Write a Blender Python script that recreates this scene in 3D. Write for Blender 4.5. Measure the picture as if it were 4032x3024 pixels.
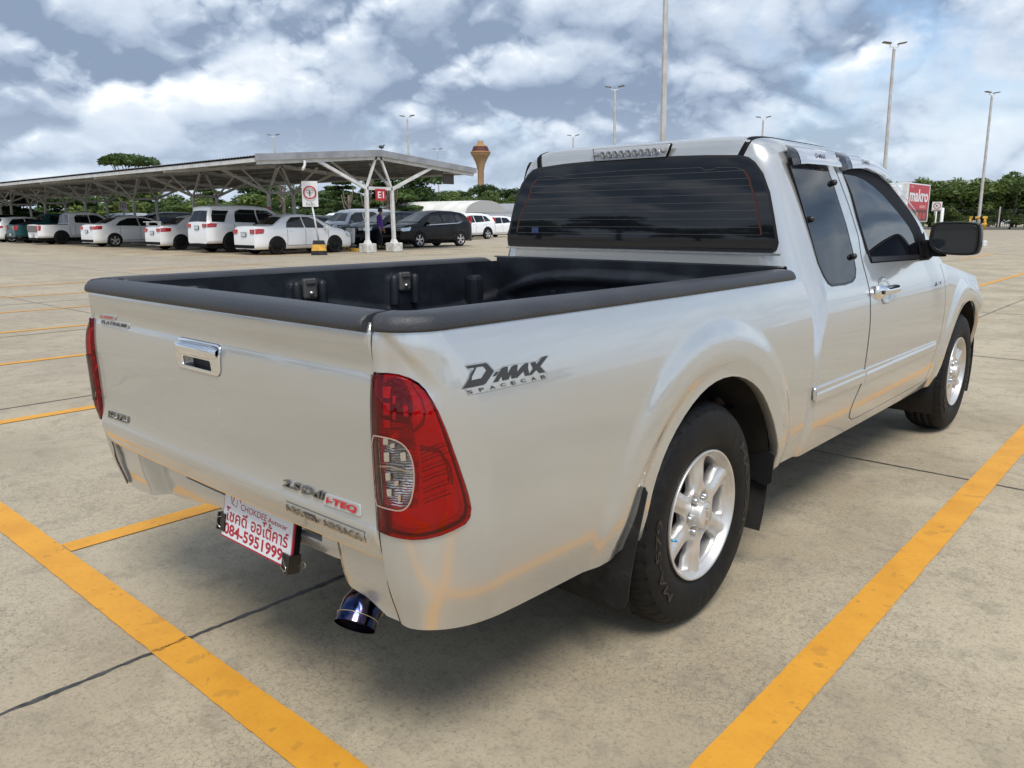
import bpy, bmesh, math, random
import numpy as np
from mathutils import Vector, Matrix
from mathutils.geometry import delaunay_2d_cdt
for o in list(bpy.data.objects): bpy.data.objects.remove(o)
R = math.radians
scene = bpy.context.scene
COL = scene.collection
rnd = random.Random(7)
# ---------------------------------------------------------------- camera
cam = bpy.data.cameras.new('camera'); cam_o = bpy.data.objects.new('camera', cam); COL.objects.link(cam_o)
CM = ((0.74666790, -0.13403673, 0.65155292), (0.66518916, 0.15520703, -0.73036577), (-0.00322975, 0.97874661, 0.20504789))
cam_o.matrix_world = Matrix([list(CM[i]) + [(1.8508, 0, 1.2324)[i]] for i in range(3)] + [[0, 0, 0, 1]])
cam.sensor_width = 36; cam.lens = 27.533; cam.clip_start = .05; cam.clip_end = 3000
scene.camera = cam_o
# ---------------------------------------------------------------- light
SUN_EL, SUN_AZ = 58, 322     # azimuth measured from +x towards +y
sd = Vector((math.cos(R(SUN_EL))*math.cos(R(SUN_AZ)), math.cos(R(SUN_EL))*math.sin(R(SUN_AZ)), math.sin(R(SUN_EL))))
sun = bpy.data.lights.new('sun', 'SUN'); sun.energy = 1.85; sun.angle = R(24); sun.color = (1, .955, .89)
sun_o = bpy.data.objects.new('sun', sun); COL.objects.link(sun_o)
sun_o.rotation_euler = sd.to_track_quat('Z', 'Y').to_euler()
scene.view_settings.view_transform = 'Standard'; scene.view_settings.look = 'None'
scene.view_settings.exposure = 0.72; scene.view_settings.gamma = 1
class NT:
    """tiny node-tree writer"""
    def __init__(s, nt): s.nt = nt; nt.nodes.clear()
    def n(s, t, **k):
        nd = s.nt.nodes.new(t)
        for a, b in k.items():
            if a.startswith('_'): continue
            setattr(nd, a, b)
        return nd
    def l(s, a, b): s.nt.links.new(a, b)
    def m(s, op, a, b=None, c=None):
        nd = s.n('ShaderNodeMath', operation=op)
        for i, v in enumerate((a, b, c)):
            if v is None: continue
            if isinstance(v, (int, float)): nd.inputs[i].default_value = v
            else: s.l(v, nd.inputs[i])
        return nd.outputs[0]
    def noise(s, vec, scale, detail=6, rough=.55, dist=0, lac=2.0):
        nd = s.n('ShaderNodeTexNoise'); nd.inputs['Scale'].default_value = scale; nd.inputs['Detail'].default_value = detail
        nd.inputs['Roughness'].default_value = rough; nd.inputs['Distortion'].default_value = dist; nd.inputs['Lacunarity'].default_value = lac
        if vec is not None: s.l(vec, nd.inputs['Vector'])
        return nd.outputs[0]
    def ramp(s, fac, stops, interp='LINEAR'):
        nd = s.n('ShaderNodeValToRGB'); cr = nd.color_ramp; cr.interpolation = interp
        while len(cr.elements) < len(stops): cr.elements.new(.5)
        for e, (p, c) in zip(cr.elements, stops):
            e.position = p; e.color = (c if hasattr(c, '__len__') else (c, c, c)) [:3] + (1,) if hasattr(c, '__len__') else (c, c, c, 1)
        s.l(fac, nd.inputs[0]); return nd.outputs[0]
    def mix(s, fac, a, b, blend='MIX'):
        nd = s.n('ShaderNodeMix', data_type='RGBA', blend_type=blend)
        for i, v in ((0, fac), (6, a), (7, b)):
            if hasattr(v, 'links') or hasattr(v, 'is_linked'): s.l(v, nd.inputs[i])
            elif i == 0: nd.inputs[0].default_value = v
            else: nd.inputs[i].default_value = tuple(v)[:3] + (1,)
        return nd.outputs[2]
    def mapr(s, v, a, b, c=0, d=1):
        nd = s.n('ShaderNodeMapRange'); nd.clamp = True; nd.interpolation_type = 'SMOOTHSTEP'
        for i, q in ((1, a), (2, b), (3, c), (4, d)): nd.inputs[i].default_value = q
        s.l(v, nd.inputs[0]); return nd.outputs[0]
SKX, SKY_, CV0, SH0 = 5.7, 2.2, .45, .55
# sky: physical sky seen through a broken cloud deck
world = bpy.data.worlds.new('World'); scene.world = world; world.use_nodes = True
world.cycles.sampling_method = 'MANUAL'; world.cycles.sample_map_resolution = 256
w = NT(world.node_tree)
sky = w.n('ShaderNodeTexSky'); sky.sky_type = 'NISHITA'; sky.sun_disc = False
sky.sun_elevation = R(SUN_EL); sky.sun_rotation = R(90-SUN_AZ); sky.air_density = 1.0; sky.dust_density = .6; sky.ozone_density = 1.6
tc = w.n('ShaderNodeTexCoord')
sep = w.n('ShaderNodeSeparateXYZ'); w.l(tc.outputs['Generated'], sep.inputs[0])
z = w.m('MAXIMUM', sep.outputs[2], 0.0)
cmb = w.n('ShaderNodeCombineXYZ'); w.l(sep.outputs[0], cmb.inputs[0]); w.l(sep.outputs[1], cmb.inputs[1])
w.l(w.m('MULTIPLY', w.m('POWER', w.m('ADD', z, .015), .72), 1.32), cmb.inputs[2])       # cloud rows crowd together towards the horizon
def offs(v, o):
    nd = w.n('ShaderNodeVectorMath', operation='ADD'); w.l(v, nd.inputs[0]); nd.inputs[1].default_value = o; return nd.outputs[0]
def billow(v, scale, detail, rough=.55, lac=2.1):
    nd = w.n('ShaderNodeTexNoise'); nd.noise_type = 'RIDGED_MULTIFRACTAL'; nd.normalize = True
    for k, q in (('Scale', scale), ('Detail', detail), ('Roughness', rough), ('Lacunarity', lac), ('Offset', 1.0), ('Gain', 1.2)): nd.inputs[k].default_value = q
    w.l(v, nd.inputs['Vector']); return w.m('SUBTRACT', 1.0, nd.outputs[0])
base = offs(cmb.outputs[0], (SKX, SKY_, 1.3))
up1, up2 = (.012, -.02, .060), (.004, -.008, .024)
n0 = w.noise(base, 2.1, 8, .60, .15); n1 = w.noise(offs(base, up1), 2.1, 8, .60, .15)      # same field a step towards the light
b0 = billow(base, 5.2, 6, .6); b1 = billow(offs(base, up2), 5.2, 6, .6)
soft = w.noise(base, 1.35, 2, .5); streak = w.noise(base, 4.0, 7, .62, .3)
left = w.m('ADD', w.m('MULTIPLY', sep.outputs[0], -.9), w.m('MULTIPLY', sep.outputs[1], -.45))     # heavier cloud towards the west
D = lambda a_, b_, k: w.m('MULTIPLY', w.m('SUBTRACT', a_, b_), float(k))
cover = w.mapr(w.m('ADD', n0, w.m('MULTIPLY', left, .16)), CV0-.075, CV0+.045)
cover = w.m('MAXIMUM', cover, w.mapr(streak, .40, .68, .12, .92))
cover = w.m('MAXIMUM', cover, w.mapr(z, .06, .22, .95, 0))
shade = w.m('ADD', D(n0, n1, 1.55), D(b0, b1, .55))
shade = w.m('ADD', shade, D(soft, .5, .62)); shade = w.m('ADD', shade, D(streak, .5, .34)); shade = w.m('ADD', shade, D(b0, .5, .30))
shade = w.m('SUBTRACT', shade, w.m('MULTIPLY', left, .17))
shade = w.m('ADD', shade, SH0)
ccol = w.ramp(shade, [(0.0, (.150, .195, .270)), (.25, (.225, .275, .355)), (.48, (.345, .395, .465)), (.70, (.450, .490, .540)), (.90, (.590, .615, .640)), (1.0, (.68, .695, .71))])
haze = w.mapr(z, 0.0, .16, .62, 0.0)
ccol = w.mix(haze, ccol, (.36, .42, .49))
SKY = 0.10
bs = w.n('ShaderNodeBackground'); w.l(sky.outputs[0], bs.inputs[0]); bs.inputs[1].default_value = SKY
bc = w.n('ShaderNodeBackground'); w.l(ccol, bc.inputs[0]); bc.inputs[1].default_value = 1.13
mx = w.n('ShaderNodeMixShader'); w.l(cover, mx.inputs[0]); w.l(bs.outputs[0], mx.inputs[1]); w.l(bc.outputs[0], mx.inputs[2])
out = w.n('ShaderNodeOutputWorld'); w.l(mx.outputs[0], out.inputs[0])
# ---------------------------------------------------------------- truck surfaces (pure maths)
def spl(tab, x):
    xs = np.array([p[0] for p in tab], float); ys = np.array([p[1] for p in tab], float)
    x = np.asarray(x, float)
    m = np.gradient(ys, xs)
    i = np.clip(np.searchsorted(xs, x) - 1, 0, len(xs) - 2)
    hh = xs[i+1] - xs[i]; t = np.clip((x - xs[i]) / hh, 0, 1)
    return ((2*t**3-3*t**2+1)*ys[i] + (t**3-2*t**2+t)*hh*m[i] + (-2*t**3+3*t**2)*ys[i+1] + (t**3-t**2)*hh*m[i+1])
def sst(a, b, x):
    t = np.clip((np.asarray(x, float)-a)/(b-a), 0, 1); return t*t*(3-2*t)
WR, WF, HUBZ = 2.07, 5.12, 0.350      # wheel centres (y) and hub height
TB_W = [(.34,.765),(.41,.788),(.46,.803),(.55,.815),(.65,.821),(.75,.822),(.85,.815),(.95,.797),(1.0,.783),(1.045,.766)]
TB_Y = [(.34,.985),(.42,.962),(.50,.937),(.60,.921),(.70,.917),(.90,.915),(.96,.920),(1.0,.918),(1.045,.925)]
TB_B = [(.34,.20),(.60,.20),(.85,.18),(.95,.14),(1.045,.085)]
BXS = .676
def flare(y, z, yc, r1=.585, up=.0105):
    r = np.hypot(y-yc, (z-HUBZ)*(1.0))
    a = up*(1-sst(r1-.045, r1+.020, r))
    lip = -.016*(1-sst(.43,.505,r))
    return a+lip
def bedW(y, z):
    return spl(TB_W, z) - .007*((y-1.9)/.8)**2 + flare(y, z, WR)
def BED(s, z):
    s = np.asarray(s, float); z = np.asarray(z, float)
    y0 = spl(TB_Y, z); b = spl(TB_B, z)
    t = np.clip(s/.30, 0, 1)*np.pi/2
    yc = y0 + b*(1-np.cos(t)**1.15)
    yy = np.where(s < .30, yc, y0+b+(s-.30))
    w = bedW(np.maximum(yy, y0+b), z)
    cc = .185-.115*np.clip((z-.915)/.11, 0, 1)**1.5     # scooped shoulder above the lamp
    rec = .0075*(1-sst(cc-.035, cc+.025, s))*sst(.85, .94, z)*(1-.7*sst(1.0, 1.045, z))*sst(.01, .06, s)
    x = np.where(s < .30, BXS+(w-BXS)*np.sin(t)**1.0, bedW(yy, z))-rec*np.sin(t)
    yy = yy+rec*np.cos(t)
    return np.stack([x, yy, z+0*x], -1)
TC_W = [(.34,.765),(.38,.782),(.44,.800),(.55,.815),(.70,.822),(.85,.816),(.95,.797),(1.0,.778),(1.06,.757),(1.2,.713),(1.35,.665),(1.43,.638),(1.50,.615)]
def taper(y):
    return -.004*((y-3.8)/1.0)**2*(y<3.8) - .010*np.clip(y-4.3,0,3)**1.5
def rdrop(y, z): return sst(1.20, 1.475, z)*.060*(np.clip((np.asarray(y, float)-3.35)/.8, 0, 1.3)**2)
def cabW(y, z):
    ze = np.asarray(z, float)+0.0
    for _ in range(6): ze = z+rdrop(y, ze)
    return spl(TC_W, ze) + taper(y) + flare(y, z, WF, .60, .014)*(np.asarray(y) > 4.4)
def drop(y, h):
    lo = sst(.62, .98, h)*np.clip(y-4.62, 0, 2)*.135
    return lo
# greenhouse levels: W, z, rear y, A-pillar y
GHL = [(.778,1.00,2.788,4.70),(.757,1.06,2.789,4.62),(.713,1.20,2.791,4.46),(.665,1.35,2.796,4.32),(.638,1.43,2.802,4.20),
       (.616,1.475,2.812,4.10),(.582,1.512,2.828,4.02),(.512,1.537,2.858,3.92),(.360,1.553,2.970,3.75),(.180,1.560,3.12,3.55),(.004,1.562,3.28,3.40)]
def ghring(W, z, yr, ya, n0=6, nc=12, ns=56, nf=8, nw=8):
    k = min(1, W/.58); xr = max(.60-(.778-W)*.55, 0)*k; br = .15*k; cf = .09*k
    out = []
    for i in range(n0): x = xr*i/n0; out.append((x, yr))
    for i in range(nc+1): t = i/nc*np.pi/2; out.append((xr+(W-xr)*np.sin(t), yr+br*(1-np.cos(t)**1.15)))
    y0, y1 = yr+br, ya-cf
    for i in range(1, ns): out.append((W, y0+(y1-y0)*i/ns))
    for i in range(nf+1): t = i/nf*np.pi/2; out.append((W-cf+cf*np.cos(t), y1+cf*np.sin(t)))
    xw = W-cf
    for i in range(1, nw+1): u = i/nw; out.append((xw*(1-u), ya+.17*k*(1-(1-u)**2)))
    P = np.array(out); x, y = P[:, 0], P[:, 1]
    sidew = np.clip((x-xr)/max(W-xr, 1e-6), 0, 1)
    x = x+taper(y)*sidew*k
    return np.stack([x, y, z-rdrop(y, z+0*y)], -1)
def GH(n=6):
    rows = []; L = np.array(GHL)
    for i in range(len(L)-1):
        for j in range(n):
            q = i+j/n; c = [float(spl([(a, L[a, k]) for a in range(len(L))], q)) for k in range(4)]
            rows.append(ghring(*c))
    rows.append(ghring(*L[-1])); return np.array(rows)
SF = 2.79+.15
def CABL(s, h):
    """lower cab and front end: rear corner, side, front corner"""
    s = np.asarray(s, float); h = np.asarray(h, float); b = .15; yf = 5.42; sf = .30+(yf-2.79-b)
    yy = np.clip(2.79+b+(s-.30), 2.79+b, yf); W = cabW(yy, h)
    t = np.clip(s/.30, 0, 1)*np.pi/2; t2 = np.clip((s-sf)/.62, 0, 1)*np.pi/2
    Yc = .15*(1-np.cos(t)**1.15); bb = .055+.095*sst(.70, 1.0, h)
    x = np.where(s < .30, .60+(W-.60)*np.sqrt(np.clip(1-(1-np.minimum(Yc/bb, 1))**2, 0, 1)), W); y = np.where(s < .30, 2.79+Yc, yy)
    x = np.where(s > sf, .30+(W-.30)*np.cos(t2), x); y = np.where(s > sf, yf+.44*np.sin(t2), y)
    return np.stack([x, y, h-drop(y, h)], -1)
TG_Y = [(.54,.940),(.557,.931),(.59,.919),(.606,.911),(.618,.909),(.635,.914),(.66,.918),(.75,.918),(.88,.916),(.93,.920),(.955,.924),(.975,.921),(1.0,.914),(1.03,.916),(1.05,.925)]
def TGS(x, z): x = np.asarray(x, float); return np.stack([x, spl(TG_Y, z)-.008*(1-(x/.67)**2), z+0*x], -1)
def RWS(x, z): x = np.asarray(x, float); return np.stack([x, 2.788+.014*np.clip((np.asarray(z)-1.12)/.31, 0, 2)**2+0*x, z+0*x], -1)
def SIDE(y, z): y = np.asarray(y, float); return np.stack([cabW(y, z), y, z+0*y], -1)
# ---------------------------------------------------------------- materials
MATS = {}
def pmat(name, col, rough=.5, metal=0, coat=0, spec=.5, coat_rough=.03, extra=None, emis=None):
    if name in MATS: return MATS[name]
    m = bpy.data.materials.new(name); m.use_nodes = True
    t = NT(m.node_tree); p = t.n('ShaderNodeBsdfPrincipled'); o = t.n('ShaderNodeOutputMaterial'); t.l(p.outputs[0], o.inputs[0])
    p.inputs['Base Color'].default_value = tuple(col)+(1,); p.inputs['Roughness'].default_value = rough
    p.inputs['Metallic'].default_value = metal; p.inputs['Coat Weight'].default_value = coat
    p.inputs['Coat Roughness'].default_value = coat_rough; p.inputs['Specular IOR Level'].default_value = spec
    m.diffuse_color = tuple(col)+(1,)
    if extra: extra(t, p, o)
    MATS[name] = m; return m
def objv(t, s=(1, 1, 1)):
    c = t.n('ShaderNodeTexCoord'); mp = t.n('ShaderNodeMapping'); mp.inputs['Scale'].default_value = s
    t.l(c.outputs['Object'], mp.inputs[0]); return mp.outputs[0]
def bump(t, p, h, strength, dist):
    b = t.n('ShaderNodeBump'); b.inputs['Strength'].default_value = strength; b.inputs['Distance'].default_value = dist
    t.l(h, b.inputs['Height']); t.l(b.outputs[0], p.inputs['Normal'])
def f_var(a, b, scale, sx=(1, 1, 1), bs=0, bd=0, rough=None):
    def f(t, p, o):
        v = objv(t, sx); n = t.noise(v, scale, 5)
        t.l(t.mix(t.mapr(n, .35, .65), a, b), p.inputs['Base Color'])
        if bs: bump(t, p, t.noise(v, scale*2, 5), bs, bd)
        if rough: t.l(t.mapr(n, .3, .7, *rough), p.inputs['Roughness'])
    return f
def f_paint(t, p, o):
    v = objv(t)
    n = t.noise(v, 900, 1)                       # metallic flake
    d = t.noise(objv(t, (1, 1, 1)), 2.2, 6, .6)      # thin road dust
    c = t.mix(t.mapr(n, .3, .7), (.548, .548, .530), (.572, .572, .554))
    c = t.mix(t.mapr(d, .50, .80, 0, .25), c, (.50, .475, .42))
    t.l(c, p.inputs['Base Color'])
    p.inputs['Roughness'].default_value = .25
PAINT = pmat('silver_paint', (.55, .545, .52), .34, .62, 1.0, .5, extra=f_paint)
def f_liner(t, p, o):
    v = objv(t); n = t.noise(v, 190, 4, .6); n2 = t.noise(v, 7, 4)
    t.l(t.mix(t.mapr(n2, .4, .7), (.007, .009, .013), (.017, .020, .027)), p.inputs['Base Color'])
    bump(t, p, n, .55, .0025)
def f_rail(t, p, o):
    v = objv(t); n = t.noise(v, 150, 4, .6, .8); n2 = t.noise(v, 5, 5)
    t.l(t.mix(t.mapr(n2, .35, .7), (.030, .032, .038), (.046, .048, .055)), p.inputs['Base Color'])
    bump(t, p, n, .55, .003)
    t.l(t.mapr(n2, .35, .7, .40, .52), p.inputs['Roughness'])
for _n in PAINT.node_tree.nodes:
    if _n.type == 'BSDF_PRINCIPLED': _n.inputs['Coat IOR'].default_value = 1.68
LINER = pmat('bed_liner', (.02, .02, .025), .42, spec=.35, extra=f_liner)
RAIL = pmat('rail_plastic', (.04, .04, .045), .45, extra=f_rail)
GLASS = pmat('tinted_glass', (.004, .005, .008), .02, 0, 0, .42)
GLASSR = pmat('rear_tinted_glass', (.008, .010, .014), .03, 0, 0, .5)
BLACK = pmat('black_trim', (.006, .006, .007), .65, spec=.15)
GAP = pmat('panel_gap', (.004, .004, .004), .9)
RUB = pmat('window_rubber', (.016, .016, .017), .35)
CHROME = pmat('chrome', (.86, .86, .87), .05, 1.0)
SATIN = pmat('satin_metal', (.62, .62, .62), .28, 1.0, extra=f_var((.58, .58, .57), (.68, .68, .67), 30))
ALLOY = pmat('alloy_silver', (.62, .61, .59), .38, .65, .4, extra=f_var((.58, .57, .55), (.68, .67, .65), 14))
def f_tyre(t, p, o):
    v = objv(t); n = t.noise(v, 26, 6, .6)
    t.l(t.mix(t.mapr(n, .4, .75), (.005, .005, .0055), (.011, .0105, .010)), p.inputs['Base Color'])
    bump(t, p, t.noise(v, 260, 3), .25, .0012)
TYRE = pmat('tyre_rubber', (.012, .012, .012), .62, spec=.28, extra=f_tyre)
TYRE2 = pmat('tyre_sidewall_marks', (.019, .019, .019), .5)
def f_flap(t, p, o):
    v = objv(t); n = t.noise(v, 9, 7, .65)
    t.l(t.mix(t.mapr(n, .48, .78), (.014, .014, .015), (.06, .055, .048)), p.inputs['Base Color'])
FLAP = pmat('mud_flap_plastic', (.015, .015, .016), .5, spec=.3, extra=f_flap)
DARK = pmat('underbody', (.010, .010, .010), .8, extra=f_var((.006, .006, .006), (.022, .018, .014), 8))
RUST = pmat('rusty_steel', (.07, .04, .025), .8, extra=f_var((.03, .022, .018), (.10, .055, .03), 20))
INNERP = pmat('plain_silver', (.40, .40, .385), .45, .3)
REDP = pmat('red_mark', (.55, .015, .02), .4)
INK = pmat('black_ink', (.012, .012, .012), .5)
GREYINK = pmat('grey_ink', (.045, .045, .045), .5)
def lensmat(name, tint, spec_col=(1, 1, 1), fac=.0, bumpy=True):
    m = bpy.data.materials.new(name); m.use_nodes = True; t = NT(m.node_tree); o = t.n('ShaderNodeOutputMaterial')
    tr = t.n('ShaderNodeBsdfTransparent'); tr.inputs[0].default_value = tint+(1,)
    g = t.n('ShaderNodeBsdfGlossy'); g.inputs['Roughness'].default_value = .03
    fr = t.n('ShaderNodeFresnel'); fr.inputs[0].default_value = 1.5
    df = t.n('ShaderNodeBsdfDiffuse'); df.inputs[0].default_value = tuple(min(1, c*.9) for c in tint)+(1,)
    m1 = t.n('ShaderNodeMixShader'); m1.inputs[0].default_value = fac; t.l(tr.outputs[0], m1.inputs[1]); t.l(df.outputs[0], m1.inputs[2])
    m2 = t.n('ShaderNodeMixShader'); t.l(fr.outputs[0], m2.inputs[0]); t.l(m1.outputs[0], m2.inputs[1]); t.l(g.outputs[0], m2.inputs[2])
    t.l(m2.outputs[0], o.inputs[0]); MATS[name] = m; return m
REDLENS = lensmat('red_lens', (.84, .012, .016), fac=.08)
CLEARLENS = lensmat('clear_lens', (.93, .93, .92), fac=.02)
def f_refl(t, p, o):
    v = objv(t, (1, 1, 1)); wv = t.n('ShaderNodeTexWave'); wv.inputs['Scale'].default_value = 60; wv.inputs['Distortion'].default_value = 5
    wv.inputs['Detail'].default_value = 2; wv.bands_direction = 'Z'; t.l(v, wv.inputs[0]); bump(t, p, wv.outputs[1], .5, .003)
    n = t.noise(v, 30, 3); t.l(t.mix(t.mapr(n, .42, .60), (.38, .36, .33), (.88, .88, .88)), p.inputs['Base Color'])
REFL = pmat('lamp_reflector', (.8, .8, .8), .12, 1.0, extra=f_refl)
DARKREFL = pmat('lamp_dark', (.05, .02, .02), .35, .3)
# ---------------------------------------------------------------- mesh helpers
class MB:
    def __init__(s): s.v = []; s.f = []; s.sm = []; s.mi = []; s.nrm = None
    def add(s, V, F, smooth=False, mi=0):
        b = len(s.v); s.v += [tuple(map(float, p)) for p in V]; s.f += [tuple(b+i for i in f) for f in F]
        s.sm += [smooth]*len(F); s.mi += [mi]*len(F); return s
    def box(s, c, d, mi=0, rot=None, bev=0, taper=None):
        hx, hy, hz = d[0]/2, d[1]/2, d[2]/2
        if bev:
            bm = bmesh.new(); bmesh.ops.create_cube(bm, size=1)
            bmesh.ops.scale(bm, vec=d, verts=bm.verts)
            if taper:
                for q in bm.verts:
                    if q.co.z > 0: q.co.x *= taper; q.co.y *= taper
            bmesh.ops.bevel(bm, geom=bm.edges, offset=bev, segments=2, affect='EDGES', profile=.5)
            bm.verts.ensure_lookup_table(); M = rot or Matrix.Identity(3)
            V = [M @ q.co + Vector(c) for q in bm.verts]; F = [[q.index for q in f.verts] for f in bm.faces]; bm.free()
            return s.add(V, F, False, mi)
        V = []
        for zz in (-hz, hz):
            k = taper if (taper and zz > 0) else 1
            for x, y in ((-hx, -hy), (hx, -hy), (hx, hy), (-hx, hy)): V.append(Vector((x*k, y*k, zz)))
        M = rot or Matrix.Identity(3); V = [M @ p + Vector(c) for p in V]
        return s.add(V, [(3, 2, 1, 0), (4, 5, 6, 7), (0, 1, 5, 4), (1, 2, 6, 5), (2, 3, 7, 6), (3, 0, 4, 7)], False, mi)
    def bar(s, a, b, w, h=None, mi=0):
        a = Vector(a); b = Vector(b); h = h or w; d = b-a; L = d.length
        q = d.to_track_quat('Z', 'Y').to_matrix()
        return s.box((a+b)/2, (w, h, L), mi, q)
    def tube(s, pts, r, n=10, mi=0, cap=True, smooth=True):
        pts = [Vector(p) for p in pts]; rr = r if hasattr(r, '__len__') else [r]*len(pts)
        V = []; up = None
        for i, p in enumerate(pts):
            d = (pts[min(i+1, len(pts)-1)]-pts[max(i-1, 0)]).normalized()
            if up is None: up = d.orthogonal().normalized()
            u = (up - d*up.dot(d)).normalized(); up = u; w_ = d.cross(u)
            for k in range(n):
                a = 2*math.pi*k/n; V.append(p + (u*math.cos(a)+w_*math.sin(a))*rr[i])
        F = [(i*n+k, i*n+(k+1) % n, (i+1)*n+(k+1) % n, (i+1)*n+k) for i in range(len(pts)-1) for k in range(n)]
        s.add(V, F, smooth, mi)
        if cap:
            b = len(s.v)-len(V); s.f += [tuple(b+k for k in range(n))[::-1], tuple(b+(len(pts)-1)*n+k for k in range(n))]; s.sm += [False]*2; s.mi += [mi]*2
        return s
    def lathe(s, prof, c=(0, 0, 0), axis='Z', n=32, mi=0, smooth=True, close=False):
        V = []
        for (r, h) in prof:
            for k in range(n):
                a = 2*math.pi*k/n; x, y = r*math.cos(a), r*math.sin(a)
                p = {'Z': (x, y, h), 'X': (h, x, y), 'Y': (y, h, x)}[axis]; V.append((p[0]+c[0], p[1]+c[1], p[2]+c[2]))
        F = [(i*n+k, i*n+(k+1) % n, (i+1)*n+(k+1) % n, (i+1)*n+k) for i in range(len(prof)-1) for k in range(n)]
        return s.add(V, F, smooth, mi)
    def grid(s, P, smooth=True, mi=0, flip=False, wrap=False):
        P = np.asarray(P, float); a, b = P.shape[:2]; F = []
        for i in range(a-1):
            for j in range(b if wrap else b-1):
                k = (j+1) % b; q = (i*b+j, i*b+k, (i+1)*b+k, (i+1)*b+j); F.append(q[::-1] if flip else q)
        return s.add(P.reshape(-1, 3), F, smooth, mi)
    def poly(s, pts, ext, mi=0, smooth=False):
        """extrude a planar loop along vector ext (both caps)"""
        n = len(pts); e = Vector(ext); V = [Vector(p) for p in pts]+[Vector(p)+e for p in pts]
        F = [tuple(range(n))[::-1], tuple(range(n, 2*n))]+[(i, (i+1) % n, n+(i+1) % n, n+i) for i in range(n)]
        return s.add(V, F, smooth, mi)
    def mesh(s, name, mats, nrm=None):
        me = bpy.data.meshes.new(name); me.from_pydata(s.v, [], s.f)
        for m in (mats if isinstance(mats, (list, tuple)) else [mats]): me.materials.append(m)
        me.polygons.foreach_set('use_smooth', s.sm); me.polygons.foreach_set('material_index', s.mi)
        me.update()
        if nrm is not None: me.normals_split_custom_set_from_vertices([tuple(q) for q in nrm])
        return me
def obj(name, mb, mats, parent=None, recalc=False, nrm=None, loc=None, bevel=0, mirror=False):
    me = mb if isinstance(mb, bpy.types.Mesh) else mb.mesh(name, mats, nrm)
    if recalc:
        bm = bmesh.new(); bm.from_mesh(me); bmesh.ops.recalc_face_normals(bm, faces=bm.faces); bm.to_mesh(me); bm.free()
    o = bpy.data.objects.new(name, me); COL.objects.link(o)
    if parent is not None: o.parent = parent
    if loc: o.location = loc
    if bevel:
        b = o.modifiers.new('bevel', 'BEVEL'); b.width = bevel; b.segments = 2; b.limit_method = 'ANGLE'; b.angle_limit = R(40)
    return o
def tag(o, label, cat, group=None, kind=None):
    if label: o['label'] = label
    if cat: o['category'] = cat
    if group: o['group'] = group
    if kind: o['kind'] = kind
    return o
def thing(name, label, cat, loc=(0, 0, 0), rz=0, group=None):
    o = bpy.data.objects.new(name, None); COL.objects.link(o); o.location = loc; o.rotation_euler = (0, 0, rz); o.empty_display_size = .2
    return tag(o, label, cat, group)
def struct(name, mb, mats, **k):
    o = obj(name, mb, mats, **k); o['kind'] = 'structure'; return o
def dup(root, loc=None, rz=None, label=None, group=None):
    r = root.copy(); COL.objects.link(r)
    if loc is not None: r.location = loc
    if rz is not None: r.rotation_euler = (0, 0, rz)
    if label: r['label'] = label
    if group: r['group'] = group
    for ch in list(root.children):
        c = ch.copy(); COL.objects.link(c); c.parent = r
        for g in ch.children:
            d = g.copy(); COL.objects.link(d); d.parent = c
    return r
def inpoly(P, poly):
    x, y = P[:, 0], P[:, 1]; c = np.zeros(len(P), bool); n = len(poly)
    for i in range(n):
        x1, y1 = poly[i]; x2, y2 = poly[(i+1) % n]
        k = ((y1 > y) != (y2 > y)); 
        with np.errstate(divide='ignore', invalid='ignore'):
            c ^= k & (x < (x2-x1)*(y-y1)/((y2-y1) if y2 != y1 else 1e-12)+x1)
    return c
def dense(poly, h):
    out = []
    for i in range(len(poly)):
        a = np.array(poly[i], float); b = np.array(poly[(i+1) % len(poly)], float); k = max(1, int(np.ceil(np.hypot(*(b-a))/h)))
        out += [a+(b-a)*j/k for j in range(k)]
    return np.array(out)
def smoothloop(poly, it=2, closed=True):
    P = np.array(poly, float)
    for _ in range(it):
        Q = np.roll(P, -1, 0); P = np.stack([P*.75+Q*.25, P*.25+Q*.75], 1).reshape(-1, 2)
    return P
def rrect(x0, x1, y0, y1, r, n=5):
    out = []
    for cx_, cy_, a0 in ((x1-r, y1-r, 0), (x0+r, y1-r, 90), (x0+r, y0+r, 180), (x1-r, y0+r, 270)):
        for k in range(n+1):
            a = R(a0+90*k/n); out.append((cx_+r*math.cos(a), cy_+r*math.sin(a)))
    return out
def surf_n(S, U, V, side=1):
    e = 1e-3; a = S(U+e, V)-S(U-e, V); b = S(U, V+e)-S(U, V-e); n = np.cross(a, b); n /= np.linalg.norm(n, axis=-1, keepdims=True)+1e-12
    return n*side
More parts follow.
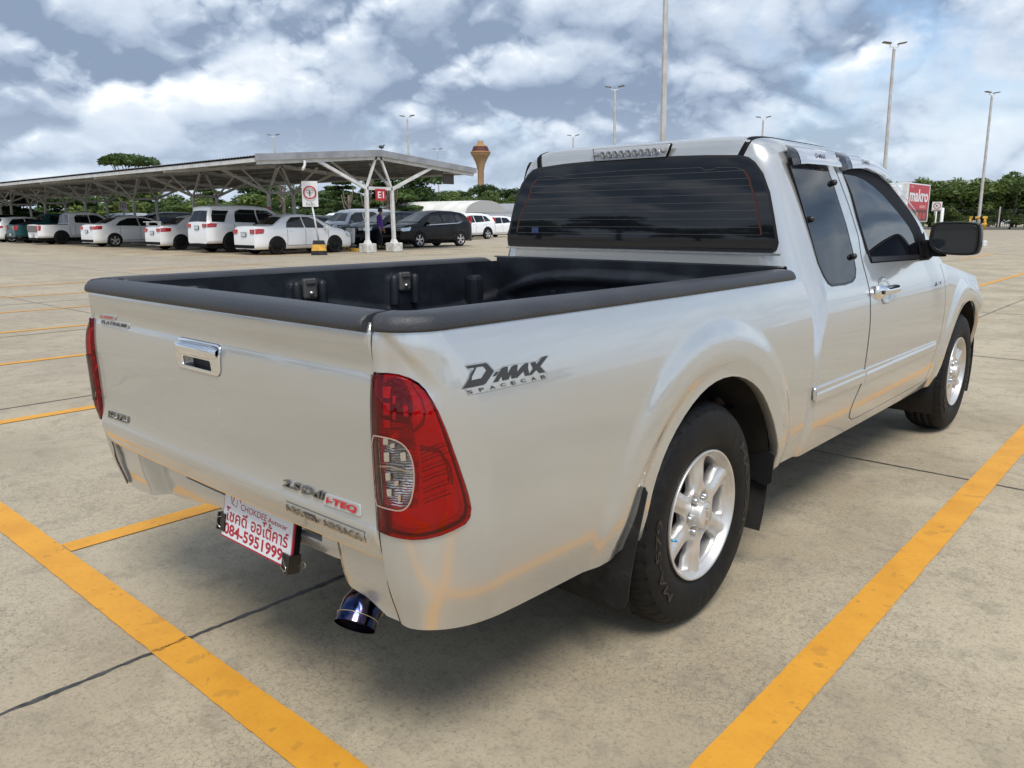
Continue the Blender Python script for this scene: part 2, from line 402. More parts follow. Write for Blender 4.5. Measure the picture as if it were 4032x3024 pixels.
def region(mb, S, outer, holes=(), res=.02, thick=.012, bev=.0015, side=1, off=0.0, N=None, mi=0, mirror=False, offf=None):
    """fill a 2-D outline in the parameters of surface S with triangles, lift it on to S, give it a turned-in edge"""
    loops = [dense(outer, res)]+[dense(h, res) for h in holes]
    lo = loops[0].min(0); hi = loops[0].max(0)
    gx = np.arange(lo[0]+res*.5, hi[0], res); gy = np.arange(lo[1]+res*.5, hi[1], res)
    G = np.stack(np.meshgrid(gx, gy), -1).reshape(-1, 2)
    if len(G):
        k = inpoly(G, loops[0])
        for h in loops[1:]: k &= ~inpoly(G, h)
        B = np.concatenate(loops)
        G = G[k]
        if len(G):
            dmin = np.full(len(G), 9.)
            for i in range(0, len(B), 400):
                dmin = np.minimum(dmin, np.min(np.hypot(G[:, None, 0]-B[None, i:i+400, 0], G[:, None, 1]-B[None, i:i+400, 1]), 1))
            G = G[dmin > res*.45]
    pts = list(map(tuple, np.concatenate(loops))); E = []; b = 0
    for L in loops: E += [(b+i, b+(i+1) % len(L)) for i in range(len(L))]; b += len(L)
    pts += list(map(tuple, G))
    vo, eo, fo, ov, oe, of = delaunay_2d_cdt([Vector(p) for p in pts], E, [], 0, 1e-7)
    V2 = np.array([(p[0], p[1]) for p in vo]); T = np.array([f for f in fo])
    c = V2[T].mean(1); k = inpoly(c, loops[0])
    for h in loops[1:]: k &= ~inpoly(c, h)
    T = T[k]
    P = S(V2[:, 0], V2[:, 1]); n = surf_n(S, V2[:, 0], V2[:, 1], side)
    o_ = off if offf is None else off+offf(V2[:, 0], V2[:, 1])[:, None]
    P = P+n*o_
    if offf is not None:
        e = 1e-3; SS = lambda a, b_: S(a, b_)+surf_n(S, a, b_, side)*offf(a, b_)[:, None]
        n = surf_n(SS, V2[:, 0], V2[:, 1], side)
    # orientation
    a, b_, cc = P[T[:, 0]], P[T[:, 1]], P[T[:, 2]]
    flip = (np.cross(b_-a, cc-a)*n[T[:, 0]]).sum(1) < 0
    T[flip] = T[flip][:, ::-1]
    NN = [n]; b0 = len(mb.v)
    mb.add(P, [tuple(t) for t in T], True, mi)
    if thick:
        for li, L in enumerate(loops):
            m_ = len(L); Q = S(L[:, 0], L[:, 1]); q = surf_n(S, L[:, 0], L[:, 1], side)
            oo = off if offf is None else off+offf(L[:, 0], L[:, 1])[:, None]
            Q = Q+q*oo; tg = np.roll(Q, -1, 0)-np.roll(Q, 1, 0)
            en = np.cross(tg, q); en /= np.linalg.norm(en, axis=1, keepdims=True)+1e-9
            cen = Q.mean(0); sgn = 1 if ((Q-cen)*en).sum() > 0 else -1
            en = en*sgn*(1 if li == 0 else -1)
            rad = min(bev, thick*.6)
            ring0 = Q; ring1 = Q-q*rad*.6+en*rad*.6; ring2 = Q-q*thick
            base = len(mb.v)
            FF = [(i, (i+1) % m_, m_+(i+1) % m_, m_+i) for i in range(m_)]+[(m_+i, m_+(i+1) % m_, 2*m_+(i+1) % m_, 2*m_+i) for i in range(m_)]
            gn = np.cross(np.roll(ring1, -1, 0)-ring1, ring2-ring1)
            if (gn*en).sum() < 0: FF = [f_[::-1] for f_ in FF]
            mb.add(np.concatenate([ring0, ring1, ring2]), FF, True, mi)
            NN += [q, (q+en)/1.414, en]
    N_ = np.concatenate(NN)
    if mb.nrm is None: mb.nrm = []
    mb.nrm += [tuple(x) for x in N_]
    return mb
def flipx(mb):
    """mirror a builder to the other side of the truck"""
    m2 = MB(); m2.v = [(-a, b, c) for a, b, c in mb.v]; m2.f = [tuple(f[::-1]) for f in mb.f]; m2.sm = list(mb.sm); m2.mi = list(mb.mi)
    if mb.nrm: m2.nrm = [(-a, b, c) for a, b, c in mb.nrm]
    return m2
def robj(name, mb, mats, parent):
    return obj(name, mb, mats, parent, nrm=mb.nrm)
def ribbon(mb, S, path, wd, side=1, off=.001, closed=False, mi=0, res=.02):
    P = np.array(path, float)
    if closed: P = dense(P, res)
    else:
        out = []
        for i in range(len(P)-1):
            k = max(1, int(np.ceil(np.hypot(*(P[i+1]-P[i]))/res))); out += [P[i]+(P[i+1]-P[i])*j/k for j in range(k)]
        P = np.array(out+[P[-1]])
    if closed: t = np.roll(P, -1, 0)-np.roll(P, 1, 0)
    else: t = np.gradient(P, axis=0)
    t /= np.linalg.norm(t, axis=1, keepdims=True)+1e-12; nn = np.stack([-t[:, 1], t[:, 0]], 1)
    rows = []
    for k in (-.5, .5):
        Q = P+nn*wd*k; rows.append(S(Q[:, 0], Q[:, 1])+surf_n(S, Q[:, 0], Q[:, 1], side)*off)
    n = surf_n(S, P[:, 0], P[:, 1], side); m_ = len(P); F = []
    V = np.concatenate(rows)
    for i in range(m_ if closed else m_-1):
        j = (i+1) % m_; f = (i, j, m_+j, m_+i); a, b_, c = V[f[0]], V[f[1]], V[f[2]]
        F.append(f if np.dot(np.cross(b_-a, c-a), n[i]) > 0 else f[::-1])
    mb.add(V, F, True, mi)
    if mb.nrm is None: mb.nrm = []
    mb.nrm += [tuple(x) for x in np.concatenate([n, n])]
    return mb
# lettering -------------------------------------------------------
THAI = None
def text_pts(txt, bold=0.0, ext=0.0, thai=False, shear=0.0, space=1.0, res=3):
    global THAI
    cu = bpy.data.curves.new('lettering', 'FONT'); cu.body = txt; cu.size = 1; cu.offset = bold; cu.extrude = ext; cu.resolution_u = res
    cu.shear = shear; cu.space_character = space
    o = bpy.data.objects.new('lettering', cu); COL.objects.link(o)
    dg = bpy.context.evaluated_depsgraph_get(); me = bpy.data.meshes.new_from_object(o.evaluated_get(dg))
    V = np.array([tuple(v.co) for v in me.vertices]); F = [tuple(p.vertices) for p in me.polygons]
    bpy.data.objects.remove(o); bpy.data.curves.remove(cu); bpy.data.meshes.remove(me)
    return V, F
def put_text(mb, txt, fn, x0, x1, y0, y1, bold=0.0, ext=0.0, mi=0, **k):
    """fit the text in the box [x0,x1]x[y0,y1]; fn(u,v,w) gives the 3-D place"""
    V, F = text_pts(txt, bold, 1.0 if ext else 0.0, **k)
    lo, hi = V.min(0), V.max(0)
    u = x0+(V[:, 0]-lo[0])/(hi[0]-lo[0])*(x1-x0); v = y0+(V[:, 1]-lo[1])/(hi[1]-lo[1])*(y1-y0)
    w_ = ((V[:, 2]-lo[2])/(hi[2]-lo[2])*ext) if ext else np.zeros(len(V))
    mb.add(fn(u, v, w_), F, False, mi); return mb
def onS(S, side=1, off=.0008):
    return lambda u, v, w_: S(u, v)+surf_n(S, u, v, side)*(off+w_)[:, None]
# ---------------------------------------------------------------- the pickup truck
TR = thing('pickup_truck', 'silver extended cab pickup truck parked in the foreground, seen from its tailgate corner', 'pickup truck')
def both(name, mb, mats, parent=None, label=None):
    p = parent or TR
    return robj(name, mb, mats, p), robj(name, flipx(mb), mats, p)
def circ(cy_, cz_, r, a0, a1, n=26): return [(cy_+r*math.cos(R(a0+(a1-a0)*k/n)), cz_+r*math.sin(R(a0+(a1-a0)*k/n))) for k in range(n+1)]
LIGHT = [(-.0005,.9440),(.0475,.9446),(.0828,.9427),(.113,.9364),(.1369,.9263),(.1526,.9129),(.1637,.897),(.1727,.8749),(.1812,.84),(.1909,.7917),(.2028,.7418),(.2151,.6955),(.2204,.6681),(.2182,.6525),(.208,.6412),(.1797,.6317),(.1535,.6248),(.1218,.6205),(.0913,.62),(.0576,.6231),(.0288,.6265),(-.0005,.6296)]
CLEAR = [(.0169,.8322),(.0487,.8318),(.0748,.8282),(.0932,.8188),(.1039,.8029),(.1089,.7806),(.1089,.7557),(.1063,.7331),(.0991,.7053),(.0895,.6912),(.0756,.6844),(.0451,.6874),(.0145,.6914),(.0150,.75)]
# bed side with its lamp opening and wheel arch (s = distance round the corner and along the side)
YS0 = .915+.18-.30           # y = s + YS0 on the straight part (mid height)
aw = [(yy-YS0-.01, zz) for yy, zz in circ(2.095, .352, .425, 178, 2)]
lo = [(.0, .944+.006)] + [(s+.005, z+.005) for s, z in LIGHT[1:6]] + [(s+.006, z) for s, z in LIGHT[6:13]] + [(s+.004, z-.005) for s, z in LIGHT[13:21]] + [(.0, .624)]
outl = [(.0, 1.043), (.0, .950)] + lo[1:-1] + [(.0, .624), (.0, .405), (.03, .40), (.10, .395), (.2, .385), (.35, .378), (.60, .372), (.80, .372), (aw[0][0], .372)] + aw + [(aw[-1][0], .372), (1.89, .366), (1.905, .366), (1.94, .50), (1.965, .65), (1.985, .80), (2.01, .93), (2.025, 1.0), (2.03, 1.043)]
mb = MB(); region(mb, BED, outl, (), .0125, .02)
# arch lip turned inwards
A = np.array(aw); P0 = BED(A[:, 0], A[:, 1]); rows = [P0-[.0005, 0, 0], P0-[.012, 0, 0], P0-[.035, 0, 0]]
bed_parts = both('bed_side', mb, PAINT)
gp = MB(); zz_ = np.linspace(.405, 1.03, 26); yy_ = np.maximum(spl(TB_Y, zz_), spl(TG_Y, np.maximum(zz_, .545)))+.004
gp.grid([[(.6680, y-.0015, z) for y, z in zip(yy_, zz_)], [(.6768, y-.0015, z) for y, z in zip(yy_, zz_)]], flip=True)
for s_ in (0, 1): obj('tailgate_gap_shade', gp if s_ == 0 else flipx(gp), GAP, TR)  # black strip added to paint in the shade between tailgate and bed side
lip = MB(); P1 = P0-[.004, 0, 0]; ctr = np.array([0, 2.095, .352]); d = P0-ctr; d[:, 0] = 0; d /= np.linalg.norm(d, axis=1, keepdims=True)
lip.grid([P1, P1-[.03, 0, 0], P1-[.032, 0, 0]+d*.012]); 
for s_ in (0, 1): obj('arch_lip', lip if s_ == 0 else flipx(lip), INNERP, bed_parts[s_])
# two small fixing holes / clip on the front inner lip
cl = MB(); cl.box((.775, 2.485, .62), (.02, .03, .012)); obj('liner_clip', cl, BLACK, TR)
# tail lamps
def lightoff(s, z): 
    return .006+.010*sst(0, .05, s)*sst(.62, .68, z)*(1-sst(.90, .945, z))*(1-sst(.17, .215, s))
for sd_ in (0, 1):
    fx = (lambda m: m) if sd_ == 0 else flipx
    TL = bpy.data.objects.new('tail_light', None); COL.objects.link(TL); TL.parent = TR
    m_ = MB(); region(m_, BED, LIGHT, [smoothloop([(s, z) for s, z in CLEAR], 1)], .014, .012, offf=lightoff); robj('red_lens', fx(m_), REDLENS, TL)
    m_ = MB(); region(m_, BED, smoothloop(CLEAR, 1), (), .014, .006, offf=lambda s, z: lightoff(s, z)+.002); robj('reverse_lens', fx(m_), CLEARLENS, TL)
    m_ = MB(); ribbon(m_, BED, smoothloop(CLEAR, 1), .0028, off=.0185, closed=True, res=.008); robj('lens_frame', fx(m_), pmat('lens_frame', (.50, .34, .28), .12, .3, 1), TL)
    # housing behind: dark tub, bowls and chrome facets
    m_ = MB(); region(m_, BED, LIGHT, (), .02, 0, off=-.022); 
    robj('lamp_housing', fx(m_), pmat('red_housing', (.72, .05, .04), .22, .75), TL)
    m_ = MB(); region(m_, BED, [(-.0005, .86), (.112, .85), (.118, .76), (.11, .68), (-.0005, .68)], (), .02, 0, off=-.010); robj('reflector', fx(m_), REFL, TL)
    m_ = MB()
    BOWL = [(.0318,.935),(.0634,.9353),(.0919,.9278),(.1103,.9151),(.1185,.8963),(.1185,.8774),(.1081,.8562),(.0931,.8418),(.0306,.8413)]
    region(m_, BED, smoothloop(BOWL, 2), (), .02, 0, off=-.013); robj('lamp_bowl', fx(m_), pmat('lamp_dark2', (.020, .006, .006), .15, .4), TL)
    m_ = MB(); ribbon(m_, BED, smoothloop(BOWL, 2), .004, off=-.010, closed=True, res=.01); ribbon(m_, BED, [(.12, .93), (.145, .90), (.150, .875), (.140, .85), (.115, .835)], .004, off=-.012)
    ribbon(m_, BED, [(.125, .80), (.17, .792), (.187, .76), (.19, .72)], .005, off=-.012)
    for zz in (.80, .785, .765, .745, .722, .70): ribbon(m_, BED, [(.125, zz-.012), (.150, zz-.004), (.188, zz+.004)], .0025, off=-.012)
    robj('reflector_rib', fx(m_), pmat('dark_red_rib', (.10, .004, .004), .2, .3, 1), TL)
    m_ = MB()
    for (s, z, ds, dz) in ((.045, .912, .020, .020), (.045, .880, .018, .022), (.045, .851, .018, .014), (.068, .898, .006, .014), (.068, .868, .006, .014), (.10, .878, .010, .020)):
        region(m_, BED, [(s-ds/2, z-dz/2), (s+ds/2, z-dz/2), (s+ds/2, z+dz/2), (s-ds/2, z+dz/2)], (), .01, .006, off=-.004)
    robj('reflector_facet', fx(m_), pmat('red_facet', (.80, .16, .14), .12, .7), TL)
    m_ = MB()
    for (s, z, ds, dz) in ((.040, .818, .014, .017), (.040, .785, .014, .020), (.040, .745, .013, .017), (.040, .712, .013, .016), (.060, .809, .010, .010), (.063, .733, .009, .011), (.068, .703, .006, .016), (.085, .788, .012, .018)):
        m_ = MB(); region(m_, BED, [(s-ds/2, z-dz/2), (s+ds/2, z-dz/2+.002), (s+ds/2, z+dz/2), (s-ds/2, z+dz/2-.002)], (), .01, .005, off=-.001)
        robj('chrome_facet', fx(m_), pmat('facet_chrome', (.86, .82, .77), .08, .95), TL)
    m_ = MB(); ribbon(m_, BED, [(.016, .765), (.05, .768), (.105, .758)], .003, off=.002); ribbon(m_, BED, [(.022, .825), (.022, .695)], .0015, off=.002)
    robj('divider', fx(m_), pmat('lamp_divider', (.75, .68, .5), .2, .5), TL)
    # wrap-round fill so the opening never shows daylight
    m_ = MB(); region(m_, BED, outl[:2]+[(.24, .95), (.24, .62), (.0, .62)], (), .03, 0, off=-.062); robj('lamp_back', fx(m_), GAP, TL)
# tailgate
mb = MB(); HW = .6688
def tgx(z): return HW + 0*z
tgo = [(-HW, 1.043), (-HW, .565)]+[(-HW+.009*(1-math.cos(a))+0, .565-.009*math.sin(a)) for a in np.linspace(.2, 1.57, 4)]+[(HW-.009*(1-math.cos(a)), .565-.009*math.sin(a)) for a in np.linspace(1.57, .2, 4)]+[(HW, .565), (HW, 1.043)]
HND = rrect(-.106, .108, .868, .942, .016)
region(mb, TGS, tgo, [rrect(-.100, .102, .872, .938, .014)], .022, .03); TG = robj('tailgate', mb, PAINT, TR)
m_ = MB(); m_.box((0, .957, .80), (1.325, .05, .47)); obj('inner_panel', m_, LINER, TG)
# tailgate top cap
prof = [(-.006, 1.0252), (-.012, 1.0282), (-.014, 1.036), (-.009, 1.048), (.003, 1.0565), (.022, 1.061), (.050, 1.062), (.068, 1.058), (.073, 1.046), (.073, 1.0)]
rows = []
for x in np.linspace(-.665, .666, 60):
    y0 = TGS(np.array([x]), np.array([1.03]))[0][1]; crown = .004*(1-(x/.67)**2)
    rows.append([(x, y0+dy, zz+crown*(zz > 1.03)) for dy, zz in prof])
m_ = MB(); m_.grid(rows); n0 = len(prof); m_.f += [tuple(range(n0)), tuple(range(59*n0, 60*n0))[::-1]]; m_.sm += [False]*2; m_.mi += [0]*2
obj('top_cap', m_, RAIL, TG, recalc=True)
# tailgate handle
m_ = MB(); region(m_, TGS, HND, [rrect(-.082, .072, .8745, .902, .007)], .012, .01, off=.004, offf=lambda x, z: .004*(1-sst(.90, .935, np.abs(z-.905)+.90))); H = robj('tailgate_handle', m_, CHROME, TR)
m_ = MB(); rows = []
for x in np.linspace(-.104, .106, 24):
    e = 1-((x-.001)/.106)**8*.5; y0 = float(TGS(np.array([x]), np.array([.92]))[0][1])
    rows.append([(x, y0-.004-.016*e*math.sin(a)**.7, .9225-.0175*math.cos(a)*e) for a in np.linspace(0.02, math.pi-.02, 12)])
m_.grid(rows); obj('pull_bar', m_, CHROME, H, recalc=False)
m_ = MB(); rows = []
for k, (e, dy) in enumerate(((1, -.004), (.93, .010), (.85, .028), (.5, .034), (.05, .034))):
    rr = rrect(-.005-.078*e, -.005+.078*e, .888-.0145*e, .888+.0145*e, .007*e); rows.append([(x, .916+dy, z) for x, z in rr])
m_.grid(rows, wrap=True); obj('handle_recess', m_, pmat('shaded_chrome', (.30, .30, .31), .16, 1.0), H)  # chrome coloured darker here, the shade of the recess put into its tone
m_ = MB(); ribbon(m_, TGS, HND, .004, off=.0015, closed=True, res=.01); robj('gasket', m_, RUB, H)
# badges on the tailgate (raised)
def badge(name, parts, parent, S=TGS, side=1):
    pass
m_ = MB(); ont = onS(TGS)
region(m_, TGS, [(-.617, .9497), (-.5035, .9535), (-.494, .9655), (-.612, .962)], (), .02, .004, off=.004)
region(m_, TGS, [(-.600, .9325), (-.4135, .9360), (-.404, .951), (-.599, .9465)], (), .02, .004, off=.004)
B = robj('grade_badge', m_, pmat('badge_plate', (.50, .50, .48), .3, .2), TR)
put = onS(TGS, off=.0065)
def slant(fn, p, q, h, x0=0, sk=.0):
    """(u,v) along the baseline p->q with letter height h"""
    def g(u, v, w_): 
        xx = p[0]+(q[0]-p[0])*u+sk*v; zz = p[1]+(q[1]-p[1])*u+h*v; return fn(xx, zz, w_)
    return g
m_ = MB(); put_text(m_, 'SUPER', slant(put, (-.611, .9512), (-.507, .9545), .0085, sk=.003), 0, 1, 0, 1, bold=.02); obj('lettering', m_, REDP, B)
m_ = MB(); put_text(m_, 'PLATINUM', slant(put, (-.595, .9348), (-.417, .9380), .0105, sk=.003), 0, 1, 0, 1, bold=.025); obj('lettering', m_, INK, B)
m_ = MB(); put_text(m_, 'ISUZU', slant(onS(TGS, off=.0005), (-.618, .6455), (-.468, .6505), .0215), 0, 1, 0, 1, bold=.02, ext=.003); obj('maker_badge', m_, pmat('dark_chrome', (.26, .26, .255), .22, 1.0), TR)
m_ = MB(); put_text(m_, '2.5', slant(onS(TGS, off=.0005), (.350, .6490), (.412, .6500), .0165, sk=.004), 0, 1, 0, 1, bold=.02, ext=.005)
put_text(m_, 'Ddi', slant(onS(TGS, off=.0005), (.423, .6490), (.500, .6505), .0180, sk=.004), 0, 1, 0, 1, bold=.02, ext=.005); obj('engine_badge', m_, pmat('dark_chrome', (.3,)*3), TR)
m_ = MB(); region(m_, TGS, smoothloop([(.505, .6435), (.506, .6435), (.623, .6455), (.626, .647), (.621, .667), (.618, .6685), (.513, .6670), (.509, .665)], 1), (), .015, .004, off=.0045); B = robj('injection_badge', m_, pmat('badge_plate', (.5,)*3), TR)
m_ = MB(); put_text(m_, 'i-TEQ', slant(onS(TGS, off=.0072), (.513, .6468), (.615, .6485), .0165, sk=.003), 0, 1, 0, 1, bold=.04); obj('lettering', m_, REDP, B)
STK = pmat('sticker_film', (.56, .55, .52), .35, .5)
m_ = MB(); region(m_, TGS, [(.350, .5895), (.632, .5885), (.640, .6165), (.360, .6170)], (), .006, 0, off=.0008); B = robj('safety_sticker', m_, STK, TR)
sf = onS(TGS, off=.0032)
m_ = MB(); put_text(m_, 'ABS', slant(sf, (.357, .5930), (.425, .5930), .020), 0, 1, 0, 1, bold=.0); put_text(m_, '•', slant(sf, (.481, .599), (.488, .599), .007), 0, 1, 0, 1)
put_text(m_, 'AIRBAGS', slant(sf, (.497, .5925), (.627, .5922), .020), 0, 1, 0, 1, bold=.0)
region(m_, TGS, [(.430, .5925), (.474, .5925), (.474, .6110), (.430, .6110)], (), .02, 0, off=.0030); obj('lettering', m_, pmat('sticker_grey', (.085, .085, .083), .5), B)
m_ = MB(); put_text(m_, 'EBD', slant(onS(TGS, off=.0042), (.4325, .5955), (.4715, .5955), .0125), 0, 1, 0, 1, bold=.0); obj('lettering', m_, STK, B)
# rear valance (painted apron under the tailgate, plate recess in the middle)
def VAL(x, z):
    x = np.asarray(x, float); z = np.asarray(z, float); ax = np.abs(x)
    rec = 1-sst(.455, .50, ax)
    y = .955+.012*sst(.40, .58, z)*0 + rec*.040 + .020*sst(.50, .40, z) - .010*sst(.48, .56, z)*(1-rec)
    return np.stack([x, y-.010*(1-(x/.67)**2), z], -1)
vo = [(-.674, .600), (-.674, .405), (-.62, .400), (-.54, .404), (-.45, .412), (-.36, .418), (-.28, .432), (-.20, .446), (-.10, .458), (.42, .466), (.445, .470), (.462, .452), (.49, .436), (.56, .425), (.62, .400), (.674, .402), (.674, .600)]
m_ = MB(); region(m_, VAL, vo, [rrect(-.30, -.06, .503, .530, .010), rrect(.272, .372, .490, .530, .010)], .02, .03); VL = robj('rear_apron', m_, PAINT, TR)
m_ = MB(); m_.box((-.52, .968, .555), (.035, .012, .055), bev=.004); obj('hinge_bracket', m_, INNERP, VL)
m_ = MB(); m_.box((.16, 1.03, .56), (.62, .02, .07)); obj('inner_beam', m_, GAP, VL)
# bed rail caps
def railcap(sgn):
    prof = [(.001, 1.0262), (.0065, 1.0278), (.0080, 1.033), (.0062, 1.044), (.0015, 1.0535), (-.008, 1.0595), (-.030, 1.0625), (-.055, 1.062), (-.070, 1.058), (-.078, 1.048), (-.079, 1.00), (-.079, .97)]
    S_ = np.concatenate([np.linspace(.004, .30, 26), np.linspace(.33, 1.94, 60), np.array([1.955, 1.97, 1.985, 1.995, 2.0])]); rows = []
    for i, s in enumerate(S_):
        b_ = BED(np.array([s]), np.array([1.035]))[0]; n_ = surf_n(BED, np.array([s]), np.array([1.035]))[0]; n_ = np.array([n_[0], n_[1], 0]); n_ /= np.linalg.norm(n_)
        k = 1.0
        e = np.clip((s-1.955)/.045, 0, 1); sh = 1-e*e*.55
        row = []
        for dn, zz in prof:
            inn = max(-dn, 0); q = b_+n_*(dn if dn > 0 else 0)
            # inward direction blends from +y at the corner to -x along the side
            t = min(s/.30, 1); dirx = -1.0; 
            v = np.array([-1.0, 0, 0])*inn if s > .30 else -n_*inn
            p = q+v
            if s <= .30 and dn <= 0: p = np.array([max(p[0], .669), p[1], 0])
            row.append((p[0]-(e**2)*.010*(dn > -.02), p[1], 1.026+(zz-1.026)*(1 if zz < 1.026 else sh)))
        rows.append(row)
    m_ = MB(); m_.grid(rows); n0 = len(prof); m_.f += [tuple(range(n0)), tuple(range((len(S_)-1)*n0, len(S_)*n0))[::-1]]; m_.sm += [False]*2; m_.mi += [0]*2
    return m_ if sgn > 0 else flipx(m_)
for s_ in (1, -1): obj('bed_rail_cap', railcap(s_), RAIL, TR, recalc=True)
# bed liner: floor, inner walls with ribs and pockets
m_ = MB()
YB0, YB1, XB, ZF = .985, 2.735, .683, .60
def wall_x(y, z):      # inner side wall offset of the liner, ribs and wheel box
    r = 0
    for yc in (1.22, 1.68, 2.14): r += .022*(sst(-.075, -.055, y-yc)-sst(.055, .075, y-yc))*(1-sst(.99, 1.02, z))
    r2 = .018*sst(-.02, .01, z-(.90-.05*sst(1.7, 2.1, y)))*0
    wav = .026*(1-sst(.885+.045*math.sin((y-1.2)*4.2), .905+.045*math.sin((y-1.2)*4.2), z))
    box = .15*(1-sst(.35, .42, abs(y-2.07)))*(1-sst(.76, .80, z))
    return max(r, wav, box)
rows = []
for y in np.linspace(YB0, YB1, 120): rows.append([(XB-wall_x(y, z), y, z) for z in np.linspace(ZF, 1.045, 44)])
m_.grid(rows, flip=False); mL = flipx(m_)
LN = obj('bed_liner', m_, LINER, TR, recalc=False); obj('side_wall', mL, LINER, LN)
m_ = MB(); rows = []
for y in np.linspace(YB0-.03, YB1, 10): rows.append([(x, y, ZF+.006*(int((x+2)*18) % 2)) for x in np.linspace(-XB, XB, 60)])
m_.grid(rows, smooth=False); obj('bed_floor', m_, LINER, LN)
m_ = MB(); rows = []
for x in np.linspace(-XB, XB, 90):
    row = []
    for z in np.linspace(ZF, 1.062, 46):
        arch = 1.005-.09*abs(x/.62)**3.2      # raised bow across the front wall
        o_ = .030*(1-sst(arch, arch+.012, z))-.022*(1-sst(arch-.045, arch-.030, z))*(1-sst(.56, .60, abs(x)))
        row.append((x, YB1-o_, z))
    rows.append(row)
m_.grid(rows); m_.grid([[(x, YB1+dy, zz) for dy, zz in ((0, 1.062), (.01, 1.068), (.03, 1.066), (.038, 1.05))] for x in np.linspace(-XB-.02, XB+.02, 30)]); obj('front_wall', m_, LINER, LN)
for k in range(4): m_ = MB(); m_.box((-.33+.09*k+(.03 if k > 0 else 0), YB1-.012, .90), (.03 if k != 1 else .10, .012, .055), bev=.004); obj('liner_emboss', m_, LINER, LN)
m_ = MB()
for sx in (-1,):
    for yc in (2.55,): m_.box((sx*(XB-.03), yc, .80), (.07, .07, .38), bev=.02)
obj('corner_post', m_, LINER, LN)
for yc in (1.22, 1.68, 2.14):          # lidded tie-down pockets under the far rail
    m_ = MB(); m_.box((-XB+.030, yc, .985), (.016, .062, .078), bev=.010); m_.box((-XB+.040, yc, 1.012), (.012, .040, .02), bev=.004)
    K = obj('tie_down_lid', m_, pmat('tie_down_plastic', (.03, .03, .031) if yc == 1.68 else (.075, .072, .068), .45), TR)
    m_ = MB(); m_.lathe([(0, .010), (.007, .010), (.009, .004), (.009, 0)], (-XB+.037, yc, .968), 'X', 14); obj('screw', m_, SATIN, K)
    for dy in (-.055, .055): m_ = MB(); m_.lathe([(0.001, .03), (.012, .026), (.017, .015), (.018, -.02), (.020, -.09)], (-XB+.030, yc+dy, .985), 'Z', 14); obj('rib_knob', m_, LINER, K)
# outer skin behind the bed walls so that nothing shows between skin and liner, and the under-structure
m_ = MB(); m_.box((0, 1.98, .50), (1.10, 1.50, .16)); m_.box((0, 4.1, .46), (1.36, 2.6, .22)); 
for sx in (-1, 1): m_.box((sx*.45, 3.25, .44), (.09, 4.2, .12)); m_.box((sx*.60, 1.35, .54), (.16, .5, .10))
obj('underbody', m_, DARK, TR)
m_ = MB(); m_.tube([(-.70, WR, .34), (.70, WR, .34)], .045, 14); m_.lathe([(.01, -.13), (.10, -.10), (.13, 0), (.10, .10), (.01, .13)], (0, WR, .34), 'X', 20); obj('rear_axle', m_, RUST, TR)
m_ = MB()
for sx in (-1, 1):
    m_.grid([[(sx*.55, 1.45+1.25*t, .36+.22*(2*t-1)**2*.6+dz) for dz in (0, .02)] for t in np.linspace(0, 1, 12)]); m_.bar((sx*.52, 2.02, .30), (sx*.50, 1.80, .62), .05)
obj('leaf_spring', m_, RUST, TR)
for (yc, W_) in ((2.095, .80), (WF, .80)):           # wheel housings
    for sx in (1, -1):
        m_ = MB(); rows = []
        for a in np.linspace(-25, 205, 30): rows.append([(sx*x, yc+.445*math.cos(R(a)), .352+.445*math.sin(R(a))) for x in (W_-.02, .50)])
        m_.grid(rows); a_ = [(sx*.50, yc+.445*math.cos(R(a)), .352+.445*math.sin(R(a))) for a in np.linspace(-25, 205, 30)]; m_.add(a_, [tuple(range(30))]); obj('wheel_housing', m_, DARK, TR)
m_ = MB(); m_.grid([[(.80-.03*k, 2.40+.10*math.sin(a)*.3, .45+.25*math.sin(a)) for k in (0, 3)] for a in np.linspace(0, 1.2, 8)]); 
# fuel filler hose glimpsed through the arch
m_ = MB(); m_.tube([(.60, 2.46, .80), (.62, 2.47, .62), (.60, 2.45, .45)], .030, 10); obj('filler_hose', m_, RUST, TR)
# ---------------- cab
mb = MB(); G_ = GH(); mb.grid(G_, flip=True); g2 = flipx(mb); 
def ghmesh():
    m = MB(); m.v = mb.v+g2.v; b = len(mb.v); m.f = mb.f+[tuple(i+b for i in f) for f in g2.f]; m.sm = mb.sm+g2.sm; m.mi = mb.mi+g2.mi; return m
CB = obj('cab_roof', ghmesh(), PAINT, TR, recalc=True)
bm = bmesh.new(); bm.from_mesh(CB.data); bmesh.ops.remove_doubles(bm, verts=bm.verts, dist=.0004); bmesh.ops.recalc_face_normals(bm, faces=bm.faces); bm.to_mesh(CB.data); bm.free()
# lower cab shell and front end
DOOR = [(3.4049,1.09),(3.402,1.0),(3.3829,.894),(3.3647,.77),(3.3541,.67),(3.3504,.618),(3.3444,.5665),(3.318,.534),(3.285,.495),(3.270,.462),(3.285,.428),(3.33,.410),(3.40,.4055),(3.70,.405),(4.10,.405),(4.39,.408),(4.415,.43),(4.4498,.5354),(4.5058,.626),(4.535,.7386),(4.543,.8652),(4.535,.95),(4.530,1.02)]
sO = lambda y: y-(2.79+.15)+.30
arch2 = [(sO(yy), zz+float(drop(np.array(yy), np.array(zz)))) for yy, zz in circ(WF+.01, .352, .425, 178, 2)]
out_ = [(0, 1.001), (0, .355), (arch2[0][0]-.02, .350)]+arch2+[(arch2[-1][0], .36), (sO(5.42)+.60, .36), (sO(5.42)+.60, 1.001)]
dhole = [(sO(y), z) for y, z in DOOR if z < .99]; 
m_ = MB(); region(m_, CABL, out_, (), .016, .02); CL = both('cab_body', m_, PAINT)
